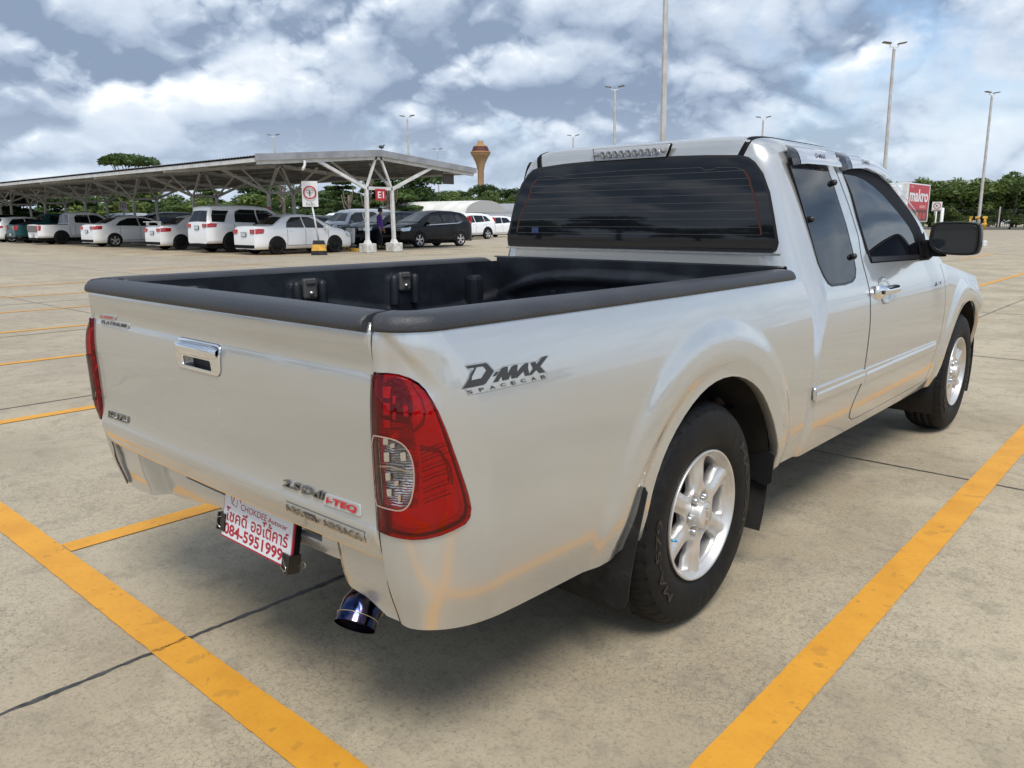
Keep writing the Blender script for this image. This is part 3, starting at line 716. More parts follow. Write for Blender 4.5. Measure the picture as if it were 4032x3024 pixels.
m_ = MB(); RB = lambda x, z: np.stack([np.asarray(x, float), 2.788+0*np.asarray(x, float), np.asarray(z, float)], -1); region(m_, RB, [(-.601, 1.001), (.601, 1.001), (.601, .50), (-.601, .50)], (), .1, 0); robj('cab_back_panel', m_, PAINT, TR)
# bonnet
m_ = MB(); rows = []
for s in np.linspace(sO(4.58), sO(5.42)+.60, 40):
    p = CABL(np.array([s]), np.array([1.0]))[0]; rows.append([(p[0]*(1-u), min(p[1]+(0*u), 5.86), p[2]+.060*(1-(1-u)**2.2)) for u in np.linspace(0, 1, 16)])
m_.grid(rows, flip=True); mm = MB(); f2 = flipx(m_); mm.v = m_.v+f2.v; mm.f = m_.f+[tuple(i+len(m_.v) for i in f) for f in f2.f]; mm.sm = m_.sm+f2.sm; mm.mi = m_.mi+f2.mi
obj('bonnet', mm, PAINT, TR, recalc=True)
# seams (dark gaps), lifted a hair off the skin
def seam(path, wd=.0055, name='panel_seam', off=.0012, mat=GAP, closed=False, parent=None):
    m_ = MB(); ribbon(m_, SIDE, path, wd, off=off, closed=closed); return both(name, m_, mat, parent)
DTOP = [(3.4049,1.09),(3.4229,1.1593),(3.398,1.2821),(3.3473,1.4174),(3.318,1.4690),(3.300,1.488)]
seam(DTOP, .0050)
# the door itself, standing 2 mm proud of the shell
DOORP = [(y, z) for y, z in DOOR]
m_ = MB(); region(m_, SIDE, DOORP[::-1], (), .03, .006, off=.0022); D_ = both('door', m_, PAINT)
seam(DOOR, .007, closed=False, off=.0014)
m_ = MB(); ribbon(m_, SIDE, [(4.548, 1.0), (4.553, .87), (4.545, .735), (4.515, .62), (4.46, .53), (4.425, .41)], .004, off=.0014); both('fender_seam', m_, GAP)
# side mouldings
for pts in ([(2.818, .6260), (3.342, .6220), (3.340, .5710), (2.822, .5780)], [(3.362, .6225), (4.428, .6144), (4.4165, .5750), (3.356, .5705)]):
    m_ = MB(); region(m_, SIDE, pts, (), .01, .014, bev=.006, off=.010, offf=lambda y, z: -.0025*(sst(.604, .606, z)-sst(.608, .610, z))); both('side_moulding', m_, PAINT)
# cab to bed filler (dark slot)
m_ = MB(); m_.box((0, 2.762, .70), (1.46, .012, .66)); obj('bed_gap', m_, GAP, TR)
# rear window
RWIN = [(-.650,1.117),(-.6545,1.1477),(-.6323,1.237),(-.6079,1.3247),(-.5753,1.3909),(-.5421,1.4295),(-.515,1.448),(-.4826,1.4565),(-.34,1.466),(-.2183,1.4698),(0,1.4707),(.2183,1.4698),(.34,1.466),(.4826,1.4585),(.515,1.450),(.5421,1.4315),(.5753,1.3925),(.6079,1.3247),(.6323,1.237),(.6545,1.1477),(.650,1.125),(.636,1.117),(-.636,1.117)]
m_ = MB(); region(m_, RWS, RWIN, (), .04, .006, off=.003); RW = robj('rear_window', m_, GLASSR, TR)
m_ = MB(); ribbon(m_, RWS, RWIN, .011, off=.0036, closed=True, res=.02); robj('window_seal', m_, RUB, RW)
m_ = MB(); ribbon(m_, RWS, [(-.668, 1.106), (.668, 1.106)], .007, off=.0020); robj('sill_line', m_, SATIN, RW)
WL = [1.4079,1.3793,1.3528,1.3234,1.2937,1.2637,1.2334,1.2029,1.1752]; XL = [-.4918,-.5207,-.522,-.5397,-.5517,-.5732,-.586,-.5945,-.60]; XR_ = [.5043,.5274,.5358,.5502,.5616,.5698,.5751,.5861,.5912]
m_ = MB()
for z, a, b in zip(WL, XL, XR_): ribbon(m_, RWS, [(a, z), (b, z)], .0013, off=.0035, res=.1)
ribbon(m_, RWS, [(-.4918, 1.4079), (-.49, 1.417), (-.43, 1.422), (-.38, 1.421), (-.36, 1.414), (-.34, 1.414), (-.33, 1.424), (0, 1.430), (.33, 1.426), (.34, 1.416), (.38, 1.416), (.39, 1.423), (.47, 1.420), (.504, 1.408)], .0012, off=.0035)
robj('heater_line', m_, pmat('heater_line', (.11, .095, .085), .5), RW)
m_ = MB(); ribbon(m_, RWS, list(zip(XL, WL)), .0075, off=.0037); robj('heater_bus', m_, pmat('heater_bus', (.075, .018, .012), .5), RW); m_ = MB(); ribbon(m_, RWS, list(zip(XR_, WL)), .0075, off=.0037); robj('heater_bus', m_, pmat('heater_bus', (.1,)*3), RW)
m_ = MB(); region(m_, RWS, [(-.51, 1.200), (-.470, 1.200), (-.470, 1.1735), (-.51, 1.1735)], (), .03, 0, off=.0036); robj('blue_sticker', m_, pmat('blue_sticker', (.03, .05, .14), .4), RW)
# high brake lamp
HM = [(-.1835, 1.521), (-.168, 1.475), (.168, 1.475), (.1835, 1.521)]
m_ = MB(); region(m_, RWS, [(x*1.03, 1.498+(z-1.498)*1.12) for x, z in HM], (), .02, .012, off=.006); HL = robj('high_brake_light', m_, BLACK, TR)
m_ = MB(); region(m_, RWS, HM, (), .02, .006, off=.0075); robj('chrome_tray', m_, pmat('lamp_tray', (.80, .80, .81), .30, .45), HL)
m_ = MB()
for k in range(9):
    x = -.130+.0315*k; yb = 2.788+.014*1.6-.014
    m_ = MB(); m_.lathe([(.0135, 0), (.012, .004), (.007, .008), (.001, .009)], (x, yb-.007, 1.496), 'Y', 14); obj('led_cup', m_, pmat('led_chrome', (.80, .80, .82), .15, .9), HL)
for k in range(9): m_ = MB(); m_.lathe([(.0035, -.004), (.003, -.006), (.0005, -.0065)], (-.130+.0315*k, 2.790, 1.496), 'Y', 8); obj('led', m_, pmat('led_dot', (.35, .33, .30), .3), HL)
for sx in (-1, 1): m_ = MB(); m_.lathe([(.009, -.004), (.008, -.007), (.0005, -.007)], (sx*.163, 2.790, 1.497), 'Y', 10); obj('screw', m_, pmat('led_dot', (1, 1, 1)), HL)
m_ = MB(); region(m_, RWS, HM, (), .03, .004, off=.017); robj('lamp_lens', m_, CLEARLENS, HL)
m_ = MB(); m_.box((-.155, 2.782, 1.503), (.012, .004, .012)); obj('bolt', m_, SATIN, HL)
# roof drip strips, laid on the roof skin
from mathutils.bvhtree import BVHTree
_bm = bmesh.new(); _bm.from_mesh(CB.data); BV = BVHTree.FromBMesh(_bm); _bm.free()
for sx in (-1, 1):
    m_ = MB(); rows = []
    for z in (1.458, 1.475, 1.492, 1.507):
        row = []
        for dx in (-.0135, -.011, .011, .0135):
            x = sx*(.480+.018*(z-1.458)/.05+dx); h_ = BV.ray_cast(Vector((x, 2.3, z)), Vector((0, 1, 0)))[0]; y = h_[1] if h_ else 2.80
            row.append((x, y-(.004 if abs(dx) < .012 else -.002), z))
        rows.append(row)
    for y in np.concatenate([np.linspace(2.845, 2.90, 5), np.linspace(2.95, 3.95, 24)]):
        row = []
        for dx in (-.0135, -.011, .011, .0135):
            x = sx*(.498+.010*min((y-2.83)/.1, 1)+dx); h_ = BV.ray_cast(Vector((x, y, 2.0)), Vector((0, 0, -1)))[0]; z = h_[2] if h_ else 1.5
            row.append((x, y, z+(.003 if abs(dx) < .012 else -.002)))
        rows.append(row)
    m_.grid(rows, flip=sx < 0); obj('roof_strip', m_, BLACK, TR)
# side glass
QW = [(2.89,1.4085),(2.8997,1.3661),(2.9141,1.2674),(2.9272,1.1613),(2.9357,1.0748),(2.9561,1.0272),(2.9803,.9991),(3.0078,.9881),(3.1495,.9856),(3.2243,.99),(3.2672,1.0037),(3.2972,1.0346),(3.3126,1.1066),(3.3063,1.2086),(3.2847,1.2991),(3.269,1.3781),(3.245,1.4473),(2.885,1.4473)]
m_ = MB(); region(m_, SIDE, QW[::-1], (), .03, .004, off=.0026); q = both('quarter_window', m_, GLASS)
m_ = MB(); ribbon(m_, SIDE, QW, .009, off=.0030, closed=True)
for qq, f in zip(q, (m_, flipx(m_))): robj('window_seal', f, RUB, qq)
m_ = MB()
for (y, z) in ((2.942, 1.232), (3.262, 1.374), (3.288, 1.085)): m_.lathe([(.011, 0), (.0125, .008), (.011, .016), (.006, .020), (.0005, .021)], (float(cabW(np.array(y), np.array(z)))+.002, y, z), 'X', 16)
obj('window_knob', m_, RUB, q[0])
for s_ in (0, 1):
    m2 = MB(); rows = []
    m_ = MB(); ribbon(m_, SIDE, [(3.10, .975), (3.17, .985), (3.17, .985)], .001, off=.001)
DW = [(3.4146,1.4413),(3.5616,1.4460),(3.7347,1.4450),(3.9016,1.4300),(4.04,1.392),(4.15,1.340),(4.2441,1.270),(4.325,1.190),(4.37,1.120),(4.395,1.035),(4.3348,1.0309),(4.2583,1.0361),(3.9746,1.0406),(3.7074,1.0452),(3.4907,1.0483),(3.4828,1.0675),(3.4702,1.1132),(3.4676,1.151),(3.4519,1.2339),(3.4461,1.3351)]
m_ = MB(); region(m_, SIDE, DW, (), .03, .004, off=.0034); q = both('door_window_frame', m_, BLACK, None)
DG = [(3.4196,1.4117),(3.5515,1.4089),(3.6588,1.3971),(3.765,1.3723),(3.8673,1.3379),(3.9624,1.2935),(4.0558,1.2431),(4.14,1.190),(4.175,1.155),(4.185,1.10),(4.185,1.062),(4.0653,1.0635),(3.510,1.0757),(3.492,1.110),(3.480,1.155),(3.466,1.2339),(3.456,1.3351)]
m_ = MB(); region(m_, SIDE, DG, (), .03, .004, off=.0044); g = both('door_glass', m_, GLASS)
m_ = MB(); ribbon(m_, SIDE, [(3.50, 1.062), (3.85, 1.056), (4.22, 1.050)], .020, off=.007); 
for qq, f in zip(q, (m_, flipx(m_))): robj('belt_moulding', f, RUB, qq)
# rain visors over the windows: smoked ends with a silver strip
def visor(path, names):
    """path: list of (y, ztop, zbot, bulge)"""
    m1, m2 = MB(), MB(); rows = []
    P = np.array(path); u = np.linspace(0, 1, 40); k = np.linspace(0, 1, len(P)); Y, ZT, ZB, BU = [np.interp(u, k, P[:, i]) for i in range(4)]
    for y, zt, zb, bu in zip(Y, ZT, ZB, BU):
        row = []
        for j, t in enumerate((0, .10, .28, .6, .9, 1.0)):
            z = zt+(zb-zt)*t; x = float(cabW(np.array(y), np.array(z)))+.001+bu*(0, .45, .85, 1.0, 1.0, .93)[j]; row.append((x, y, z))
        rows.append(row)
    A_ = rows; m1.grid(A_[:9]); m1.add([A_[0][j] for j in range(6)]+[(float(cabW(np.array(Y[0]), np.array(A_[0][j][2]))), Y[0]+.006, A_[0][j][2]) for j in range(6)], [(j, j+1, 7+j, 6+j) for j in range(5)])
    m2.grid([[(p[0]+.002, p[1], p[2]) for p in r[1:]] for r in A_[8:]]); m1.grid([r[:2] for r in A_[8:]])
    return m1, m2
SMOKE = pmat('smoked_acrylic', (.03, .03, .032), .08, 0, 1)
VSIL = pmat('visor_silver', (.60, .61, .64), .22, .55, 1)
V1 = [(2.893,1.497,1.424,.012),(2.93,1.499,1.430,.026),(2.98,1.500,1.434,.030),(3.15,1.500,1.437,.030),(3.30,1.497,1.436,.028),(3.352,1.472,1.438,.024)]
V2 = [(3.385,1.500,1.424,.012),(3.42,1.503,1.432,.026),(3.47,1.505,1.438,.030),(3.65,1.502,1.448,.030),(3.82,1.494,1.444,.028),(3.99,1.470,1.418,.024),(4.12,1.425,1.376,.018),(4.24,1.365,1.322,.012),(4.33,1.295,1.268,.006),(4.355,1.240,1.225,.003)]
for V_, yl in ((V1, 3.075), (V2, 3.60)):
    a, b = visor(V_, None)
    for s_ in (0, 1):
        o_ = obj('window_visor', a if s_ == 0 else flipx(a), SMOKE, TR, recalc=False); st = obj('visor_strip', b if s_ == 0 else flipx(b), VSIL, o_)
        if s_ == 0:
            t_ = MB(); fn = lambda u, v, w_: np.stack([cabW(yl+u*.105, 1.460+v*.018)+.0335+0*u, yl+u*.105, 1.460+v*.018+(.004 if yl > 3.5 else 0)], -1)
            put_text(t_, 'D-MAX', fn, 0, 1, 0, 1, bold=.02, shear=.2); obj('lettering', t_, GREYINK, o_)
# windscreen
m_ = MB(); rows = []
for i, r in enumerate(GH()[3:26]):
    rr = r[-8:]; rows.append([(p[0], p[1]+.004, p[2]+.004) for p in rr])
m_.grid(rows); f2 = flipx(m_); m_.v += f2.v; m_.f += [tuple(i+len(f2.v) for i in f) for f in f2.f]; m_.sm += f2.sm; m_.mi += f2.mi; obj('windscreen', m_, GLASS, TR)
# door handles
HC = [(3.520,.9645),(3.532,.976),(3.5476,.9833),(3.585,.985),(3.6205,.980),(3.634,.970),(3.648,.955),(3.660,.935),(3.655,.915),(3.640,.8998),(3.627,.886),(3.605,.8784),(3.560,.877),(3.5365,.8816),(3.524,.895),(3.512,.906),(3.500,.93)]
m_ = MB(); region(m_, SIDE, smoothloop(HC, 1)[::-1], (), .01, .006, off=.0055, offf=lambda y, z: -.010*np.exp(-(((y-3.59)/.045)**2+((z-.93)/.035)**2)**2)); h_ = both('door_handle', m_, pmat('handle_cup', (.60, .59, .56), .16, .9), None)
def hbar():
    m = MB(); rows = []
    for u in np.linspace(0, 1, 26):
        y = 3.436+u*.282; x0 = float(cabW(np.array(y), np.array(.93)))
        w_ = .030 if u < .22 else .030-.012*min((u-.22)/.12, 1); w_ += .006*(u > .9)*(u-.9)*10*0
        w_ *= math.sin(min(u/.05, 1, (1-u)/.04 if u > .96 else 1)*math.pi/2)**.6+.02
        out = .010+.022*math.sin(min(u/.25, 1)*math.pi/2)*(1 if u < .85 else 1-.5*((u-.85)/.15)**2)
        rows.append([(x0+.004+out*math.sin(a)**.55*(1 if math.sin(a) > 0 else 1), y, .932-.006*u*0+w_*math.cos(a)) for a in np.linspace(math.pi-.001, .001, 12)])
    m.grid(rows, flip=True); return m
hb = hbar()
for s_ in (0, 1): o_ = obj('handle_grip', hb if s_ == 0 else flipx(hb), CHROME, h_[s_], recalc=False)
m_ = MB(); y_ = 3.470; m_.lathe([(.0005, .0345), (.007, .0345), (.0085, .0335), (.0085, .030)], (float(cabW(np.array(y_), np.array(.93))), y_, .932), 'X', 14); obj('key_lock', m_, GREYINK, h_[0])
m_ = MB(); ribbon(m_, SIDE, smoothloop(HC, 1), .005, off=.0036, closed=True, res=.01); robj('gasket', m_, RUB, h_[0])
# grade letters on the door
m_ = MB(); put_text(m_, 'SLX', lambda u, v, w_: SIDE(4.365+u*.142, .899+v*.0215)+surf_n(SIDE, 4.365+u*.142, .899+v*.0215)*(.003+w_)[:, None], 0, 1, 0, 1, bold=.03, ext=.004, shear=.3); obj('door_badge', m_, CHROME, D_[0])
# mirrors
for s_ in (1, -1):
    MR = bpy.data.objects.new('wing_mirror', None); COL.objects.link(MR); MR.parent = TR
    cx_, cy_, cz_ = .900, 4.245, 1.137; rows = []
    for (k, dy) in ((.90, -.006), (.97, -.010), (1.0, 0.0), (1.0, .025), (.97, .055), (.85, .090), (.6, .115), (.2, .128), (.01, .130)):
        rr = smoothloop([(-.112, -.070), (.095, -.082), (.112, -.045), (.106, .060), (.085, .080), (-.085, .082), (-.108, .060)], 3)
        rows.append([(s_*(cx_+x*k), cy_+dy+x*.10, cz_+z*k) for x, z in rr])
    m_ = MB(); m_.grid(rows, wrap=True, flip=s_ > 0); obj('mirror_housing', m_, pmat('mirror_black', (.013, .014, .014), .32), MR, recalc=True)
    m_ = MB(); rr = smoothloop([(-.096, -.060), (.082, -.070), (.096, -.040), (.092, .052), (.072, .067), (-.075, .070), (-.094, .052)], 3)
    m_.add([(s_*(cx_+x), cy_-.003+x*.10, cz_+z) for x, z in rr], [tuple(range(len(rr)))] if s_ > 0 else [tuple(range(len(rr)))[::-1]]); obj('mirror_glass', m_, pmat('mirror_tint', (.055, .065, .08), .03, .85), MR)
    m_ = MB(); q_ = [(s_*(cx_+x), cy_-.008+x*.10, cz_+z) for x, z in rr]; m_.tube(q_+[q_[0]], .0028, 6, cap=False); obj('mirror_rim', m_, RUB, MR)
    m_ = MB(); rows = [[(s_*x, cy_+dy, cz_+dz) for dy, dz in ((-.01, -.085), (.05, -.085), (.06, -.03), (-.005, -.03))] for x in (.735, .80, .86)]; m_.grid(rows, wrap=True, smooth=False); m_.box((s_*.775, 4.27, 1.085), (.05, .08, .09), bev=.012); obj('mirror_arm', m_, BLACK, MR)
    m_ = MB(); m_.box((s_*1.018, cy_+.045, cz_-.022), (.014, .05, .030), bev=.005); obj('turn_signal', m_, pmat('signal_white', (.75, .76, .78), .15), MR)
    m_ = MB(); m_.add([(s_*(.775), 4.19, 1.035), (s_*.772, 4.36, 1.03), (s_*.745, 4.31, 1.17), (s_*.75, 4.20, 1.12)], [(0, 1, 2, 3)]); obj('mirror_base', m_, BLACK, MR)
# exhaust
EX = MB(); EX.tube([(.49, 1.50, .42), (.502, 1.25, .40), (.502, 1.09, .392)], .028, 16); EO = obj('exhaust_pipe', EX, pmat('exhaust_bronze', (.40, .26, .13), .25, .95), TR)
pts = [(.502, 1.135, .394), (.500, 1.085, .393), (.498, 1.035, .387), (.502, .992, .368), (.514, .965, .340)]
def f_blue(t, p, o):
    v = objv(t); n = t.noise(v, 22, 3); t.l(t.ramp(n, [(.33, (.008, .010, .030)), (.46, (.030, .050, .14)), (.56, (.13, .11, .20)), (.70, (.24, .19, .17))]), p.inputs['Base Color'])
m_ = MB(); m_.tube(pts, [.032, .040, .0445, .047, .0475], 30, cap=False); m_.tube([Vector(q) for q in pts[::-1]], [.0468, .0455, .043, .038, .028], 30, cap=False)
obj('exhaust_tip', m_, pmat('burnt_titanium', (.08, .10, .30), .14, 1.0, extra=f_blue), EO)
m_ = MB(); m_.lathe([(.001, 0), (.0445, 0)], (0, 0, 0), 'Z', 24); o_ = obj('tip_inside', m_, GAP, EO); o_.location = (.509, .9765, .352); o_.rotation_euler = (Vector(pts[-1])-Vector(pts[-2])).to_track_quat('Z', 'Y').to_euler()
m_ = MB()
for a, b, r in ((pts[1], pts[2], .0428), (pts[2], pts[3], .0460), (pts[3], pts[4], .0477)):
    a, b = Vector(a), Vector(b); c = (a+b)/2; d = (b-a).normalized(); q = d.to_track_quat('Z', 'Y').to_matrix()
    ring = [c+q@Vector((r*math.cos(2*math.pi*k/28), r*math.sin(2*math.pi*k/28), 0)) for k in range(29)]; m_.tube(ring, .0011, 6, cap=False)
obj('weld_bead', m_, pmat('weld', (.62, .52, .36), .3, .9), EO)
# mud flaps
def flap(poly, ysurf, name='mud_flap'):
    m_ = MB(); S_ = lambda x, z: np.stack([np.asarray(x, float), ysurf(np.asarray(x, float), np.asarray(z, float)), np.asarray(z, float)], -1)
    region(m_, S_, poly, (), .03, .007, side=1); region(m_, S_, poly, (), .05, 0, side=-1, off=.007); return both(name, m_, FLAP)
FP = [(.54,.44),(.56,.33),(.585,.262),(.61,.243),(.66,.232),(.70,.218),(.735,.205),(.760,.200),(.785,.212),(.796,.235),(.802,.30),(.808,.38),(.816,.46),(.822,.535),(.812,.548),(.800,.535),(.785,.48),(.765,.43),(.70,.42)]
flap(FP, lambda x, z: 1.640+.22*np.clip(z-.30, 0, 1)**1.2-.02*sst(.7, .8, x)*0+.03*(.80-x))
FP2 = [(.56,.42),(.57,.30),(.60,.285),(.70,.275),(.770,.285),(.792,.31),(.800,.38),(.806,.45),(.813,.54),(.818,.600),(.806,.612),(.795,.58),(.78,.50),(.76,.44),(.70,.42)]
flap(FP2, lambda x, z: 4.58+.25*np.clip(z-.30, 0, 1)**1.2)
FP3 = [(.70,.42),(.71,.345),(.78,.325),(.80,.34),(.806,.44),(.79,.45)]
flap([(x, z) for x, z in FP3], lambda x, z: 2.52+0*x, 'arch_guard')
# ---------------- wheels
def wheel():
    W_ = bpy.data.objects.new('wheel', None); COL.objects.link(W_); W_.parent = TR
    # axis along +x (outboard), origin at hub centre, outer face at x = 0
    r1 = .350; prof = [(-.200, .205), (-.212, .225), (-.222, .262), (-.220, .300), (-.207, .325), (-.190, .340), (-.175, .3455), (-.150, .348), (-.1495, .341), (-.1435, .341), (-.143, .3490), (-.115, .3500), (-.1145, .342), (-.1085, .342), (-.108, .350), (-.08, .3492), (-.0795, .342), (-.0735, .342), (-.073, .3485), (-.050, .3465), (-.034, .3415), (-.022, .334), (-.013, .3240), (-.010, .3225), (-.0085, .3195), (-.0060, .3150), (-.0015, .295), (.0015, .272), (.002, .255), (.000, .238), (-.004, .224), (-.010, .212), (-.0135, .2085), (-.0115, .204), (-.014, .1985), (-.03, .1965)]
    na = 240; rows = []
    for k in range(na):
        a = 2*math.pi*k/na; row = []
        for (x, r) in prof:
            rr = r
            if r > .322:
                blk = (k % 6 == 0); blk2 = ((k+3) % 6 == 0)
                if -.052 < x < -.012 and blk: rr -= .0045 if x > -.04 else .003
                if -.072 < x < -.049 and blk2: rr -= .004
                if x < -.145 and blk: rr -= .005
                if -.106 < x < -.081 and blk: rr -= .003
            if .262 < r < .318 and x > -.004 and 25 < math.degrees(a) % 120 < 70 and (k//2) % 3: x = x+.0012
            row.append((x, rr*math.cos(a), rr*math.sin(a)))
        rows.append(row)
    rows.append(rows[0]); m_ = MB(); m_.grid(rows); T_ = obj('tyre', m_, TYRE, W_, recalc=True)
    # faint raised sidewall lettering
    m_ = MB()
    def ringtxt(txt, a0, a1, r0, r1_):
        fn = lambda u, v, w_: np.stack([.0032+0*u, (r0+(r1_-r0)*v)*np.cos(np.radians(a0+(a1-a0)*u)), (r0+(r1_-r0)*v)*np.sin(np.radians(a0+(a1-a0)*u))], -1)
        put_text(m_, txt, fn, 0, 1, 0, 1, bold=.01)
    ringtxt('MA-579', 226, 166, .262, .290); obj('sidewall_lettering', m_, TYRE2, W_); m_ = MB(); ringtxt('MAXXIS', 40, -30, .264, .292); obj('sidewall_lettering', m_, TYRE2, W_)
    # rim
    m_ = MB(); m_.lathe([(.196, -.03), (.2015, -.012), (.2030, -.006), (.2005, -.0035), (.1955, -.0045), (.1935, -.010), (.1905, -.016), (.185, -.022), (.180, -.05), (.177, -.15), (.196, -.19)], (0, 0, 0), 'X', 72)
    RM = obj('rim', m_, ALLOY, W_, recalc=True)
    holes = []
    for k in range(6):
        c = R(60*k); h = []
        for r, da in ((.089, 10.5), (.110, 15.5), (.140, 18.0), (.168, 18.5), (.178, 17.0)): h.append((r, da))
        lp = [(r*math.cos(c+R(d)), r*math.sin(c+R(d))) for r, d in h]+[(.181*math.cos(c+R(d)), .181*math.sin(c+R(d))) for d in (12, 6, 0, -6, -12)]+[(r*math.cos(c-R(d)), r*math.sin(c-R(d))) for r, d in h[::-1]]+[(.083*math.cos(c), .083*math.sin(c))]
        holes.append(smoothloop(lp, 1))
    def SP(u, v):
        u = np.asarray(u, float); v = np.asarray(v, float); r = np.hypot(u, v); a = np.degrees(np.arctan2(v, u)) % 60; d = np.abs(a-30)  # spokes at 30+60k
        w_ = r*np.radians(d)
        x = spl([(0, -.030), (.05, -.026), (.08, -.022), (.12, -.0195), (.16, -.021), (.192, -.018)], r)
        x = x-.010*sst(.008, .030, w_)*sst(.075, .11, r)
        for k in range(6):   # lug pockets
            cx_, cy_ = .0575*math.cos(R(60*k+0)), .0575*math.sin(R(60*k+0)); q = np.hypot(u-cx_, v-cy_); x = x-.014*(1-sst(.012, .019, q))
        return np.stack([x, u, v], -1)
    outer = [(.1915*math.cos(R(a)), .1915*math.sin(R(a))) for a in range(0, 360, 5)]
    m_ = MB(); region(m_, SP, outer, holes, .0085, .035); robj('spokes', m_, ALLOY, W_)
    m_ = MB(); m_.lathe([(.0005, .004), (.034, .003), (.038, .001), (.040, -.004), (.043, -.022), (.046, -.030)], (0, 0, 0), 'X', 36); HB = obj('hub_cap', m_, ALLOY, W_)
    m_ = MB(); fn = lambda u, v, w_: np.stack([.0036+w_, -(v-.5)*.013, -.026+u*.052], -1); put_text(m_, 'ISUZU', fn, 0, 1, 0, 1, bold=.02, ext=.0012); obj('cap_lettering', m_, SATIN, W_)
    for k in range(6): m_ = MB(); m_.lathe([(.0105, -.036), (.0105, -.020), (.008, -.014), (.0005, -.012)], (0, .0575*math.cos(R(60*k)), .0575*math.sin(R(60*k))), 'X', 12); obj('wheel_nut', m_, SATIN, W_)
    m_ = MB(); m_.lathe([(.135, -.075), (.001, -.072)], (0, 0, 0), 'X', 40); m_.lathe([(.135, -.075), (.135, -.095)], (0, 0, 0), 'X', 40); m_.lathe([(.176, -.150), (.001, -.150)], (0, 0, 0), 'X', 40); obj('brake_drum', m_, pmat('drum', (.020, .019, .018), .6, .3), W_)
    m_ = MB(); m_.tube([(-.02, -.172, -.03), (-.004, -.160, -.033)], .0035, 8); obj('valve', m_, pmat('valve_blue', (.05, .35, .60), .3, .5), W_)
    return W_
w0 = wheel()
def cpw(src, loc, rz):
    r = src.copy(); COL.objects.link(r); r.location = loc; r.rotation_euler = (0, 0, rz)
    def rec(a, b):
        for ch in a.children:
            c = ch.copy(); COL.objects.link(c); c.parent = b; rec(ch, c)
    rec(src, r); return r
w0.location = (.792, WR, HUBZ); w0.rotation_euler = (0, 0, 0)
wf = cpw(w0, (.796, WF, HUBZ), 0); wr2 = cpw(w0, (-.792, WR, HUBZ), math.pi); wf2 = cpw(w0, (-.796, WF, HUBZ), math.pi)
# model sticker on the bed side
LG = {'D': [(.2978,.9548),(.3524,.9538),(.3552,.9516),(.3631,.9346),(.3284,.9147),(.3206,.913),(.25,.9131),(.3186,.9489),(.3024,.9492)],
'Dh': [(.3232,.9489),(.3416,.9482),(.345,.94),(.3227,.9266),(.2908,.9264)], 'H': [(.3675,.9327),(.3767,.9328),(.3641,.9255),(.3528,.9253)],
'M': [(.3482,.9133),(.3834,.9356),(.3939,.9387),(.4065,.9387),(.3976,.9246),(.4155,.9361),(.4246,.939),(.4365,.9386),(.4257,.9241),(.4467,.9338),(.4583,.9379),(.4696,.9377),(.4619,.9274),(.459,.9149),(.4763,.9243),(.4751,.9366),(.4911,.9373),(.4923,.9316),(.516,.9428),(.524,.9439),(.5374,.9439),(.4999,.9257),(.5093,.9111),(.4905,.9117),(.4847,.9198),(.4656,.912),(.4443,.9123),(.4460,.9231),(.4204,.9126),(.4033,.9129),(.4054,.9223),(.3942,.913),(.3763,.9131),(.3782,.9228),(.3635,.913)],
'F': [(.2477,.9128),(.3078,.9457),(.301,.9472),(.2935,.9556),(.3026,.9568),(.3535,.9553),(.3586,.9529),(.3659,.9347),(.3859,.9373),(.3948,.9401),(.4092,.9401),(.4258,.9409),(.44,.9399),(.4578,.9395),(.4926,.9384),(.4948,.9364),(.517,.9443),(.5399,.9447),(.5023,.9259),(.512,.9115),(.5063,.8966),(.259,.8993),(.2629,.9106)]}
m_ = MB(); region(m_, BED, LG['F'], (), .006, 0, off=.0006); DC = robj('model_sticker', m_, pmat('clear_film', (.56, .555, .53), .28, .6, 1), TR)
m_ = MB(); ribbon(m_, BED, LG['F'], .0009, off=.0010, closed=True); robj('film_edge', m_, pmat('film_edge', (.25, .25, .24), .5), DC)
m_ = MB(); region(m_, BED, LG['D'], [LG['Dh']], .006, 0, off=.0016); region(m_, BED, LG['H'], (), .006, 0, off=.0016); region(m_, BED, LG['M'], (), .006, 0, off=.0016)
for c, s0, s1, z0, z1 in (('S',.2611,.278,.9018,.908),('P',.3048,.3178,.9015,.9084),('A',.3343,.3493,.9013,.908),('C',.3656,.38,.9015,.9081),('E',.397,.4105,.9006,.9078),('C',.4266,.4416,.9005,.9076),('A',.4585,.4739,.8997,.9069),('B',.49,.5044,.8991,.9064)):
    b_ = len(m_.v); put_text(m_, c, onS(BED, off=.0020), s0, s1, z0, z1, bold=.012); k_ = len(m_.v)-b_; m_.nrm += [(1, -.2, 0)]*k_
robj('sticker_lettering', m_, pmat('charcoal_ink', (.035, .035, .034), .35), DC)
# ---------------------------------------------------------------- dealer's board clipped to the plate holder
BD = thing('dealer_board', 'white dealer board with red Thai lettering clipped under the tailgate', 'sign board', (.121, .9685, .489)); BD.rotation_euler = (R(-11), 0, 0)
BX, BZ, BT = .165, .078, .006
